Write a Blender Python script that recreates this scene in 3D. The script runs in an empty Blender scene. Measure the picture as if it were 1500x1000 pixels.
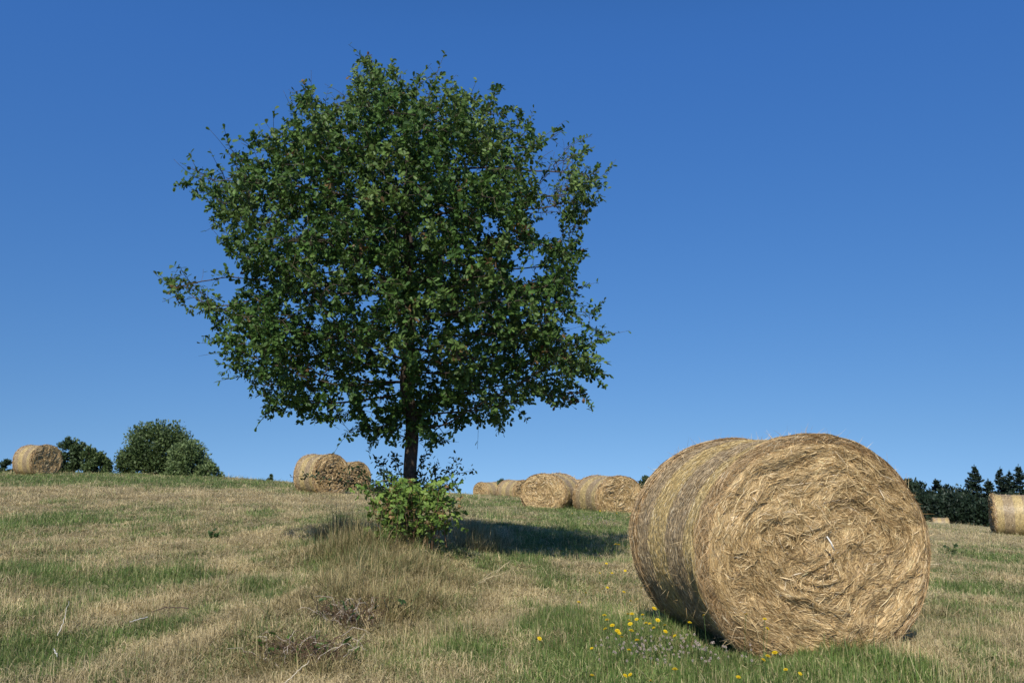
import bpy, math
import numpy as np

rng = np.random.default_rng(11)
PI = math.pi
SC = bpy.context.scene
COL = SC.collection

# ------------------------------------------------------------------ camera model
EYE = 1.35
F = 1300.0
PITCH = math.atan(168 / F)
SUN_EL = math.radians(43)
SUN_AZ = math.radians(12)           # sun stands behind the camera, this far to the left


def ray(px, py):
    fx, fy, fz = 0.0, math.cos(PITCH), math.sin(PITCH)
    r = (px - 750.0)
    u = (500.0 - py)
    d = np.array([r, F * fy - u * fz, F * fz + u * fy])
    return d / d[1]


# ------------------------------------------------------------------ noise
_tab = np.random.default_rng(3).random((256, 256))


def vnoise(x, y, seed=0):
    x = np.asarray(x, float) + seed * 17.31
    y = np.asarray(y, float) + seed * 9.77
    xi = np.floor(x).astype(int); yi = np.floor(y).astype(int)
    xf = x - xi; yf = y - yi
    xf = xf * xf * (3 - 2 * xf); yf = yf * yf * (3 - 2 * yf)
    a = _tab[xi & 255, yi & 255]; b = _tab[(xi + 1) & 255, yi & 255]
    c = _tab[xi & 255, (yi + 1) & 255]; d = _tab[(xi + 1) & 255, (yi + 1) & 255]
    return (a * (1 - xf) + b * xf) * (1 - yf) + (c * (1 - xf) + d * xf) * yf


def fbm(x, y, seed=0, octv=4):
    s = 0; a = 0.5; t = 0
    for k in range(octv):
        s = s + a * vnoise(np.asarray(x) * 2 ** k, np.asarray(y) * 2 ** k, seed + k * 3)
        t += a; a *= 0.5
    return s / t - 0.5


# ------------------------------------------------------------------ terrain
_px = [-250, 0, 150, 320, 440, 540, 680, 800, 900, 1130, 1350, 1500, 1750]
_py = [699, 701, 702, 708, 717, 723, 733, 742, 747, 762, 774, 785, 798]
_au, _az = [], []
for a_, b_ in zip(_px, _py):
    d_ = ray(a_, b_)
    _au.append(d_[0] * 37 / math.sqrt(37 * 37 + 25)); _az.append(EYE + 37 * d_[2])
_au = np.array(_au); _az = np.array(_az)
# smooth the table
_us = np.linspace(_au[0], _au[-1], 200)
_zs = np.interp(_us, _au, _az)
_ker = np.hanning(15); _ker /= _ker.sum()
_zs = np.convolve(np.pad(_zs, 7, mode='edge'), _ker, mode='valid')

TREE_Y = 12.5
_td = ray(600, 780)
TREE_X = _td[0] * TREE_Y


# rough bank that runs from the foot of the oak towards the camera
_bank = []
for (bx, by) in ((-1.15, 11.2), (-1.1, 10.4), (-1.2, 9.6), (-1.35, 8.9), (-1.4, 8.1), (-1.5, 7.3), (-1.6, 6.6)):
    _bank.append((bx - .2, by, .50, .12)); _bank.append((bx + .75, by, .45, -.06))


def terrain(x, y):
    x = np.asarray(x, float); y = np.asarray(y, float)
    yy = np.maximum(y, 0.0)
    u = x / np.sqrt(yy * yy + 25)
    A = np.interp(u, _us, _zs)
    t = yy / 37.0
    s = np.where(t < 1, t ** 1.6, np.maximum(t, 1e-6) ** 1.35)
    z = A * s
    yr = np.interp(u, [-.6, -.25, -.1, 0, .2, .45, .6], [41, 42, 43, 45, 52, 86, 88])
    e = np.maximum(y - yr, 0)
    z = z - np.where(e < 16, .005 * e * e, .005 * 256 + .16 * (e - 16))
    fade = np.exp(-((yy - 8) / 26.0) ** 2)
    z = z + fade * (0.16 * fbm(x * .35, y * .35, 1) + 0.07 * fbm(x * 1.3, y * 1.3, 2, 2))
    # mound under the tree
    z = z + .30 * np.exp(-(((x - TREE_X + .25) / 1.25) ** 2 + ((y - TREE_Y + .6) / .95) ** 2))
    for (bx, by, bw, bh) in _bank:
        z = z + bh * np.exp(-(((x - bx) ** 2 + (y - by) ** 2) / bw ** 2))
    z = z + .115 * np.exp(-(((x - 2.0) / 1.7) ** 2 + ((y - 6.6) / 1.6) ** 2) ** 1.5)
    return z


def ground_hit(px, py, h=0.0, y0=3.5, y1=120):
    d = ray(px, py)
    ys = np.arange(y0, y1, 0.02)
    z = EYE + d[2] * ys
    f = z - terrain(d[0] * ys, ys) - h
    k = np.argmax(f < 0)
    if not (f < 0).any():
        k = len(ys) - 1
    return d[0] * ys[k], ys[k]


# ------------------------------------------------------------------ mesh helpers
def make_mesh(name, V, loops, totals, attrs=None, mat=None, smooth=False):
    V = np.ascontiguousarray(V, dtype=np.float32)
    loops = np.ascontiguousarray(loops, dtype=np.int32)
    totals = np.ascontiguousarray(totals, dtype=np.int32)
    me = bpy.data.meshes.new(name)
    me.vertices.add(len(V)); me.vertices.foreach_set('co', V.ravel())
    me.loops.add(len(loops)); me.loops.foreach_set('vertex_index', loops)
    starts = np.zeros(len(totals), np.int32)
    starts[1:] = np.cumsum(totals)[:-1]
    me.polygons.add(len(totals))
    me.polygons.foreach_set('loop_start', starts)
    me.polygons.foreach_set('loop_total', totals)
    if smooth:
        me.polygons.foreach_set('use_smooth', np.ones(len(totals), bool))
    me.update(calc_edges=True)
    me.validate()
    for k, a in (attrs or {}).items():
        a = np.asarray(a, dtype=np.float32)
        if a.ndim == 2:
            at = me.attributes.new(k, 'FLOAT_COLOR', 'POINT')
            c = np.ones((len(V), 4), np.float32); c[:, :3] = a[:, :3]
            at.data.foreach_set('color', c.ravel())
        else:
            at = me.attributes.new(k, 'FLOAT', 'POINT')
            at.data.foreach_set('value', a)
    if mat:
        me.materials.append(mat)
    return me


class Bag:
    """collects vertices, faces and a colour per vertex"""
    def __init__(s):
        s.V = []; s.L = []; s.T = []; s.C = []; s.n = 0

    def add(s, V, loops, totals, C):
        V = np.asarray(V, float).reshape(-1, 3)
        s.V.append(V); s.L.append(np.asarray(loops).ravel() + s.n); s.T.append(np.asarray(totals).ravel())
        C = np.asarray(C, float)
        if C.ndim == 1:
            C = np.tile(C, (len(V), 1))
        s.C.append(C); s.n += len(V)

    def mesh(s, name, mat, smooth=False):
        return make_mesh(name, np.concatenate(s.V), np.concatenate(s.L), np.concatenate(s.T),
                         {'col': np.concatenate(s.C)}, mat, smooth)


def ribbons(bag, P, W, S, C, taper=True):
    """P (N,K,3) centre lines, W (N,) widths, S (N,K,3) side vectors, C (N,3) colours"""
    N, K, _ = P.shape
    prof = np.ones(K)
    if taper:
        t = np.linspace(0, 1, K); prof = np.clip(1.25 * (1 - t ** 2.2), .12, 1) * np.clip(.45 + 3 * t, 0, 1)
    w = W[:, None, None] * prof[None, :, None] * .5
    V = np.stack([P - S * w, P + S * w], axis=2)
    base = (np.arange(N) * K * 2)[:, None] + (np.arange(K - 1) * 2)[None, :]
    L = np.stack([base, base + 1, base + 3, base + 2], axis=-1)
    bag.add(V.reshape(-1, 3), L.ravel(), np.full(N * (K - 1), 4), np.repeat(C, K * 2, axis=0))


def norm(v):
    return v / np.maximum(np.linalg.norm(v, axis=-1, keepdims=True), 1e-9)


def stamp(bag, tv, tf, pos, X, Y, Z, size, C):
    """copies of a small template; X, Y, Z (N,3) axes; size (N,)"""
    N = len(pos); n = len(tv)
    V = (tv[None, :, 0, None] * X[:, None, :] + tv[None, :, 1, None] * Y[:, None, :] + tv[None, :, 2, None] * Z[:, None, :]) * size[:, None, None] + pos[:, None, :]
    fl = np.concatenate([np.array(f) for f in tf]); ft = np.array([len(f) for f in tf])
    L = (np.arange(N) * n)[:, None] + fl[None, :]
    bag.add(V.reshape(-1, 3), L.ravel(), np.tile(ft, N), np.repeat(C, n, axis=0))


def frames(N, up_bias=1.0, out=None, r=rng):
    """leaf frames: Y = leaf direction, Z = leaf normal"""
    d = norm(r.normal(size=(N, 3)) + (0 if out is None else out))
    nrm = norm(r.normal(size=(N, 3)) + np.array([0, 0, up_bias]))
    X = norm(np.cross(d, nrm)); Z = np.cross(X, d)
    return X, d, Z


def tube(bag, pts, rad, C, sides=6):
    pts = np.asarray(pts, float); n = len(pts)
    rad = np.broadcast_to(np.asarray(rad, float), (n,))
    t = norm(np.gradient(pts, axis=0))
    ref = np.array([0.13, 0.97, 0.21]) if abs(t[0][1]) < .9 else np.array([1., 0, 0.1])
    a = norm(np.cross(t, ref)); b = np.cross(t, a)
    th = np.linspace(0, 2 * PI, sides, endpoint=False)
    V = pts[:, None, :] + rad[:, None, None] * (np.cos(th)[None, :, None] * a[:, None, :] + np.sin(th)[None, :, None] * b[:, None, :])
    L = []
    for i in range(n - 1):
        for k in range(sides):
            k2 = (k + 1) % sides
            L.append([i * sides + k, i * sides + k2, (i + 1) * sides + k2, (i + 1) * sides + k])
    tot = [4] * len(L)
    L = [q for f in L for q in f]
    L += list(range((n - 1) * sides, n * sides)); tot.append(sides)
    bag.add(V.reshape(-1, 3), L, tot, np.array(C))


# ------------------------------------------------------------------ materials
def new_mat(name):
    m = bpy.data.materials.new(name); m.use_nodes = True
    nt = m.node_tree; nt.nodes.clear()
    return m, nt, nt.nodes, nt.links


def organic(name, transl=.25, rough=.55, spec=.3, noise_scale=60, noise_amt=.25, tint=(1, 1, 1), back=None, bump=0):
    """material that reads the colour laid down on the mesh and breaks it up with noise"""
    m, nt, N, Lk = new_mat(name)
    out = N.new('ShaderNodeOutputMaterial')
    at = N.new('ShaderNodeAttribute'); at.attribute_name = 'col'
    tc = N.new('ShaderNodeTexCoord')
    nz = N.new('ShaderNodeTexNoise'); nz.inputs['Scale'].default_value = noise_scale; nz.inputs['Detail'].default_value = 3
    Lk.new(tc.outputs['Object'], nz.inputs['Vector'])
    mr = N.new('ShaderNodeMapRange'); mr.inputs['From Min'].default_value = .3; mr.inputs['From Max'].default_value = .7
    mr.inputs['To Min'].default_value = 1 - noise_amt; mr.inputs['To Max'].default_value = 1 + noise_amt
    Lk.new(nz.outputs['Fac'], mr.inputs['Value'])
    vm = N.new('ShaderNodeVectorMath'); vm.operation = 'SCALE'
    Lk.new(at.outputs['Color'], vm.inputs[0]); Lk.new(mr.outputs['Result'], vm.inputs['Scale'])
    vt = N.new('ShaderNodeVectorMath'); vt.operation = 'MULTIPLY'; vt.inputs[1].default_value = tint
    Lk.new(vm.outputs[0], vt.inputs[0])
    src = vt.outputs[0]
    if back:
        ge = N.new('ShaderNodeNewGeometry')
        mx = N.new('ShaderNodeMix'); mx.data_type = 'RGBA'
        v2 = N.new('ShaderNodeVectorMath'); v2.operation = 'MULTIPLY'; v2.inputs[1].default_value = back
        Lk.new(src, v2.inputs[0])
        Lk.new(ge.outputs['Backfacing'], mx.inputs[0]); Lk.new(src, mx.inputs[6]); Lk.new(v2.outputs[0], mx.inputs[7])
        src = mx.outputs[2]
    pb = N.new('ShaderNodeBsdfPrincipled')
    pb.inputs['Roughness'].default_value = rough
    pb.inputs['Specular IOR Level'].default_value = spec
    Lk.new(src, pb.inputs['Base Color'])
    if bump:
        mpn = N.new('ShaderNodeMapping'); mpn.inputs['Scale'].default_value = (1, 1, .22)
        n3 = N.new('ShaderNodeTexNoise'); n3.inputs['Scale'].default_value = 55; n3.inputs['Detail'].default_value = 6
        Lk.new(tc.outputs['Object'], mpn.inputs[0]); Lk.new(mpn.outputs[0], n3.inputs['Vector'])
        bp = N.new('ShaderNodeBump'); bp.inputs['Strength'].default_value = bump; bp.inputs['Distance'].default_value = .02
        Lk.new(n3.outputs['Fac'], bp.inputs['Height']); Lk.new(bp.outputs[0], pb.inputs['Normal'])
    if transl > 0:
        tr = N.new('ShaderNodeBsdfTranslucent'); Lk.new(src, tr.inputs['Color'])
        ms = N.new('ShaderNodeMixShader'); ms.inputs[0].default_value = transl
        Lk.new(pb.outputs[0], ms.inputs[1]); Lk.new(tr.outputs[0], ms.inputs[2])
        Lk.new(ms.outputs[0], out.inputs['Surface'])
    else:
        Lk.new(pb.outputs[0], out.inputs['Surface'])
    return m


M_HAY = organic('hay', transl=.12, rough=.5, spec=.35, noise_scale=25, noise_amt=.18)
M_WRAP = organic('net_wrapped_hay', transl=.05, rough=.5, spec=.4, noise_scale=30, noise_amt=.22)
M_LEAF = organic('oak_leaf', transl=.28, rough=.5, spec=.28, noise_scale=9, noise_amt=.2, back=(1.3, 1.2, 1.25))
M_SHRUB = organic('shrub_leaf', transl=.15, rough=.5, spec=.3, noise_scale=3, noise_amt=.25)
M_BRAMBLE = organic('bramble_leaf', transl=.3, rough=.5, spec=.35, noise_scale=20, noise_amt=.2)
M_PETAL = organic('petal', transl=.2, rough=.6, spec=.2, noise_scale=50, noise_amt=.08)
M_STEM = organic('stem', transl=0, rough=.7, spec=.2, noise_scale=40, noise_amt=.3)
M_BARK = organic('bark', transl=0, rough=.9, spec=.1, noise_scale=18, noise_amt=.45, bump=1.0)


def grass_mat(name, dry0, dry1, grn0, grn1, transl=.3):
    m, nt, N, Lk = new_mat(name)
    out = N.new('ShaderNodeOutputMaterial')

    def attr(n, t):
        a = N.new('ShaderNodeAttribute'); a.attribute_name = n; a.attribute_type = t
        return a.outputs['Fac']

    def math_(op, a, b, clamp=False):
        q = N.new('ShaderNodeMath'); q.operation = op; q.use_clamp = clamp
        for i, v in enumerate((a, b)):
            if isinstance(v, (int, float)):
                q.inputs[i].default_value = v
            else:
                Lk.new(v, q.inputs[i])
        return q.outputs[0]
    g = attr('green', 'INSTANCER'); tone = attr('tone', 'INSTANCER')
    bv = attr('bv', 'GEOMETRY'); bw = attr('bw', 'GEOMETRY'); bt = attr('bt', 'GEOMETRY')
    fac = math_('ADD', math_('MULTIPLY', math_('SUBTRACT', g, bv), 3.0), .5, True)

    def mix(f, a, b):
        q = N.new('ShaderNodeMix'); q.data_type = 'RGBA'
        for i, v in ((0, f), (6, a), (7, b)):
            if isinstance(v, tuple):
                q.inputs[i].default_value = (*v, 1)
            else:
                Lk.new(v, q.inputs[i])
        return q.outputs[2]
    dry = mix(bw, dry0, dry1); grn = mix(bw, grn0, grn1)
    c = mix(fac, dry, grn)
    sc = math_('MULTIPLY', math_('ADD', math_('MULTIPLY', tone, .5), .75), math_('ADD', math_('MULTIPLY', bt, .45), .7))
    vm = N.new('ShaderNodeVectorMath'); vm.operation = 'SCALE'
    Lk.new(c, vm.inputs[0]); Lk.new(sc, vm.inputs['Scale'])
    pb = N.new('ShaderNodeBsdfPrincipled'); pb.inputs['Roughness'].default_value = .5
    pb.inputs['Specular IOR Level'].default_value = .3
    Lk.new(vm.outputs[0], pb.inputs['Base Color'])
    tr = N.new('ShaderNodeBsdfTranslucent'); Lk.new(vm.outputs[0], tr.inputs['Color'])
    ms = N.new('ShaderNodeMixShader'); ms.inputs[0].default_value = transl
    Lk.new(pb.outputs[0], ms.inputs[1]); Lk.new(tr.outputs[0], ms.inputs[2]); Lk.new(ms.outputs[0], out.inputs['Surface'])
    return m


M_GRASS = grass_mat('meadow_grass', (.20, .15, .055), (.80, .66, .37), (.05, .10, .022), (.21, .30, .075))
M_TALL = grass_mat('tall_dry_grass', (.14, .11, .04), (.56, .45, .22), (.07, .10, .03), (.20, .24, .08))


def ground_mat():
    m, nt, N, Lk = new_mat('field_soil_and_thatch')
    out = N.new('ShaderNodeOutputMaterial'); pb = N.new('ShaderNodeBsdfPrincipled')
    pb.inputs['Roughness'].default_value = .95; pb.inputs['Specular IOR Level'].default_value = .1
    tc = N.new('ShaderNodeTexCoord')
    n1 = N.new('ShaderNodeTexNoise'); n1.inputs['Scale'].default_value = 9; n1.inputs['Detail'].default_value = 8
    n2 = N.new('ShaderNodeTexNoise'); n2.inputs['Scale'].default_value = .6; n2.inputs['Detail'].default_value = 4
    for n in (n1, n2):
        Lk.new(tc.outputs['Object'], n.inputs['Vector'])
    at = N.new('ShaderNodeAttribute'); at.attribute_name = 'green'

    def ramp(src, a, b, lo=.35, hi=.65):
        r = N.new('ShaderNodeValToRGB'); r.color_ramp.elements[0].position = lo; r.color_ramp.elements[1].position = hi
        r.color_ramp.elements[0].color = (*a, 1); r.color_ramp.elements[1].color = (*b, 1)
        Lk.new(src, r.inputs[0]); return r.outputs[0]
    dry = ramp(n1.outputs['Fac'], (.12, .09, .045), (.36, .29, .16))
    grn = ramp(n1.outputs['Fac'], (.045, .065, .02), (.13, .17, .06))
    mx = N.new('ShaderNodeMix'); mx.data_type = 'RGBA'
    Lk.new(at.outputs['Fac'], mx.inputs[0]); Lk.new(dry, mx.inputs[6]); Lk.new(grn, mx.inputs[7])
    m2 = N.new('ShaderNodeMix'); m2.data_type = 'RGBA'; m2.blend_type = 'MULTIPLY'; m2.inputs[0].default_value = .5
    Lk.new(mx.outputs[2], m2.inputs[6]); Lk.new(n2.outputs['Color'], m2.inputs[7])
    Lk.new(mx.outputs[2], pb.inputs['Base Color'])
    bp = N.new('ShaderNodeBump'); bp.inputs['Strength'].default_value = .8; bp.inputs['Distance'].default_value = .04
    Lk.new(n1.outputs['Fac'], bp.inputs['Height']); Lk.new(bp.outputs[0], pb.inputs['Normal'])
    Lk.new(pb.outputs[0], out.inputs['Surface'])
    return m


# ------------------------------------------------------------------ object helpers
def link(name, data, parent=None, loc=(0, 0, 0), rot=(0, 0, 0)):
    o = bpy.data.objects.new(name, data); COL.objects.link(o)
    o.location = loc; o.rotation_euler = rot
    if parent is not None:
        o.parent = parent
    return o


def tag(o, label, cat, group=None, kind=None):
    o['label'] = label
    if cat: o['category'] = cat
    if group: o['group'] = group
    if kind: o['kind'] = kind
    return o


# ------------------------------------------------------------------ where the field is green
# patches measured on the ground: (px, py, half width px, half height px, strength)
_patches = [
    (150, 706, 330, 9, .75), (120, 765, 190, 16, .55), (60, 845, 130, 18, .38), (160, 848, 90, 14, .3), (30, 960, 70, 34, .5), (120, 700, 300, 10, .3),
    (270, 925, 70, 10, .45), (330, 850, 70, 8, .5), (200, 725, 260, 8, -.45), (700, 722, 60, 8, .45), (860, 775, 110, 26, .6), (780, 800, 90, 20, .35), (1110, 962, 190, 22, .35), (740, 825, 60, 16, .45),
    (1000, 960, 200, 45, .95), (1150, 985, 210, 30, .8), (870, 925, 60, 30, .3), (820, 900, 60, 16, .2), (1240, 975, 80, 25, .7),
    (1390, 865, 50, 14, .5), (1440, 815, 70, 10, .35), (500, 975, 80, 16, .1), (640, 960, 80, 25, .25), (800, 745, 120, 8, .4),
    (1440, 900, 70, 30, .1), (1420, 960, 60, 20, .2), (450, 900, 140, 40, -.3), (350, 800, 200, 25, -.22), (1420, 790, 120, 10, -.2),
    (700, 900, 120, 40, -.15), (480, 730, 160, 12, -.35), (900, 970, 80, 30, .3), (1340, 960, 60, 18, -.5), (260, 960, 120, 25, -.25),
]
_pw = []
for (a_, b_, c_, d_, s_) in _patches:
    gx, gy = ground_hit(a_, b_)
    _, ya = ground_hit(a_, b_ - d_); _, yb = ground_hit(a_, min(b_ + d_, 1080), y0=2.5)
    _pw.append((gx, gy, c_ * gy / F, max(ya - gy, .05), max(gy - yb, .05), s_))


def greenness(x, y):
    g = .33 + 1.0 * fbm(x * 1.1, y * .42, 21, 4) + 1.5 * fbm(x * 3.6, y * 1.5, 31, 4)
    brk = .45 + 1.1 * np.clip(.5 + 1.6 * fbm(x * 2.2, y * .9, 41, 4), 0, 1)
    for (gx, gy, rx, r1, r2, s) in _pw:
        dy = y - gy
        ry = np.where(dy > 0, r1, r2)
        g = g + s * brk * np.exp(-(((x - gx) / rx) ** 2 + (dy / ry) ** 2) * .9)
    return np.clip(g, 0, .84)


# ------------------------------------------------------------------ ground
def build_ground():
    a = np.linspace(-1, 1, 361)
    xs = np.sinh(a * 6.4) / math.sinh(6.4) * 520
    b = np.linspace(-.62, 1, 420)
    ys = 9 + np.sinh(b * 6.0) / math.sinh(6.0) * 520
    X, Y = np.meshgrid(xs, ys)
    Z = terrain(X, Y)
    V = np.stack([X, Y, Z], -1).reshape(-1, 3)
    nx, ny = len(xs), len(ys)
    i = (np.arange(ny - 1)[:, None] * nx + np.arange(nx - 1)[None, :])
    L = np.stack([i, i + 1, i + nx + 1, i + nx], -1)
    me = make_mesh('field', V, L.ravel(), np.full(L.size // 4, 4), {'green': greenness(V[:, 0], V[:, 1])}, ground_mat(), True)
    o = link('field', me)
    tag(o, 'mown hay field sloping down to the right, half dry and half green', None, kind='structure')
    return o


build_ground()


# ------------------------------------------------------------------ grass
def blades(n, radius, hmin, hmax, w, lean, flat=0.0, K=4, r=rng):
    P0 = np.zeros((n, 3))
    rr = radius * np.sqrt(r.random(n)); th = r.random(n) * 2 * PI
    P0[:, 0] = rr * np.cos(th); P0[:, 1] = rr * np.sin(th); P0[:, 2] = -.01
    h = hmin + (hmax - hmin) * r.random(n) ** 1.5
    ph = r.random(n) * 2 * PI
    ln = lean * r.random(n) ** 1.2
    fl = r.random(n) < flat
    ln[fl] = 1.2 + .6 * r.random(fl.sum())
    t = np.linspace(0, 1, K)
    ang = ln[:, None] * (t[None, :] ** 1.0 * .9 + .25)
    ds = h[:, None] / (K - 1)
    hx = np.concatenate([np.zeros((n, 1)), np.cumsum(np.sin(ang[:, 1:]) * ds, 1)], 1)
    hz = np.concatenate([np.zeros((n, 1)), np.cumsum(np.maximum(np.cos(ang[:, 1:]), -.15) * ds, 1)], 1)
    P = P0[:, None, :] + np.stack([hx * np.cos(ph)[:, None], hx * np.sin(ph)[:, None], hz], -1)
    P[fl, :, 2] += (.01 + .03 * r.random(fl.sum()))[:, None]
    sa = ph + PI / 2 + r.normal(size=n) * .8
    S = np.stack([np.cos(sa), np.sin(sa), np.zeros(n)], -1)[:, None, :].repeat(K, 1)
    prof = 1 - t ** 1.8 * .9
    wd = w * (.6 + .8 * r.random(n))
    off = S * (wd[:, None] * prof[None, :])[:, :, None] * .5
    V = np.stack([P - off, P + off], 2).reshape(-1, 3)
    base = (np.arange(n) * K * 2)[:, None] + (np.arange(K - 1) * 2)[None, :]
    L = np.stack([base, base + 1, base + 3, base + 2], -1).ravel()
    bv = r.random(n); bw = r.random(n); bw[fl] = .55 + .45 * bw[fl]; bv[fl] = .55 + .45 * bv[fl]
    return V, L, np.full(n * (K - 1), 4), np.repeat(bv, K * 2), np.repeat(bw, K * 2), np.tile(np.repeat(t, 2), n)


def clump_collection(name, specs, mat):
    c = bpy.data.collections.new(name)
    for k, sp in enumerate(specs):
        Vs, Ls, Ts, A, B, Tt = [], [], [], [], [], []
        n = 0
        for s in sp:
            V, L, T, bv, bw, bt = blades(**s)
            Vs.append(V); Ls.append(L + n); Ts.append(T); A.append(bv); B.append(bw); Tt.append(bt); n += len(V)
        me = make_mesh('grass_clump', np.concatenate(Vs), np.concatenate(Ls), np.concatenate(Ts),
                       {'bv': np.concatenate(A), 'bw': np.concatenate(B), 'bt': np.concatenate(Tt)}, mat)
        o = bpy.data.objects.new('grass_clump_%02d' % k, me)
        c.objects.link(o)
    return c


def scatter(name, P, rotz, scl, idx, attrs, coll, label, cat, tilt=None):
    n = len(P)
    me = bpy.data.meshes.new(name); me.vertices.add(n)
    me.vertices.foreach_set('co', np.asarray(P, np.float32).ravel())
    rot = np.zeros((n, 3), np.float32); rot[:, 2] = rotz
    if tilt is not None:
        rot[:, :2] = tilt
    for nm, arr in (('rot', rot), ('scl', np.asarray(scl, np.float32))):
        a = me.attributes.new(nm, 'FLOAT_VECTOR', 'POINT'); a.data.foreach_set('vector', arr.ravel())
    a = me.attributes.new('idx', 'INT', 'POINT'); a.data.foreach_set('value', np.asarray(idx, np.int32))
    for k, v in attrs.items():
        a = me.attributes.new(k, 'FLOAT', 'POINT'); a.data.foreach_set('value', np.asarray(v, np.float32))
    o = link(name, me)
    ng = bpy.data.node_groups.new(name + '_nodes', 'GeometryNodeTree')
    ng.interface.new_socket('Geometry', in_out='INPUT', socket_type='NodeSocketGeometry')
    ng.interface.new_socket('Geometry', in_out='OUTPUT', socket_type='NodeSocketGeometry')
    N, Lk = ng.nodes, ng.links
    gi = N.new('NodeGroupInput'); go = N.new('NodeGroupOutput')
    ci = N.new('GeometryNodeCollectionInfo'); ci.inputs['Collection'].default_value = coll
    ci.inputs['Separate Children'].default_value = True; ci.inputs['Reset Children'].default_value = True
    ip = N.new('GeometryNodeInstanceOnPoints'); ip.inputs['Pick Instance'].default_value = True

    def na(nm, t):
        q = N.new('GeometryNodeInputNamedAttribute'); q.data_type = t; q.inputs['Name'].default_value = nm
        return q.outputs['Attribute']
    Lk.new(gi.outputs[0], ip.inputs['Points']); Lk.new(ci.outputs[0], ip.inputs['Instance'])
    Lk.new(na('idx', 'INT'), ip.inputs['Instance Index'])
    Lk.new(na('rot', 'FLOAT_VECTOR'), ip.inputs['Rotation']); Lk.new(na('scl', 'FLOAT_VECTOR'), ip.inputs['Scale'])
    Lk.new(ip.outputs[0], go.inputs[0])
    md = o.modifiers.new('scatter', 'NODES'); md.node_group = ng
    tag(o, label, cat, kind='stuff')
    return o


BALE_X, BALE_Y, BALE_ROT = 2.10, 6.16, math.radians(13)   # centre of the front face, yaw


def field_points():
    pts = []
    y = 3.6
    while y < 96:
        s = max(.062, .0083 * y)
        half = .66 * y + 1.2
        k = int(2 * half / s)
        x = np.linspace(-half, half, k) + rng.normal(size=k) * s * .45
        yy = y + rng.normal(size=k) * s * .45
        pts.append(np.stack([x, yy, np.full(k, s)], -1))
        y += s
    p = np.concatenate(pts)
    yr = np.interp(p[:, 0] / np.maximum(p[:, 1], 1), [-.6, -.25, -.1, 0, .2, .45, .6], [41, 42, 43, 45, 52, 86, 88])
    p = p[p[:, 1] < yr + 7]
    return p


_br = []
for (a_, b_, c_, d_) in ((505, 915, .30, .28), (440, 968, .42, .22), (600, 880, .16, .22), (565, 905, .12, .15)):
    gx, gy = ground_hit(a_, b_); _br.append((gx, gy, c_, d_))


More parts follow.
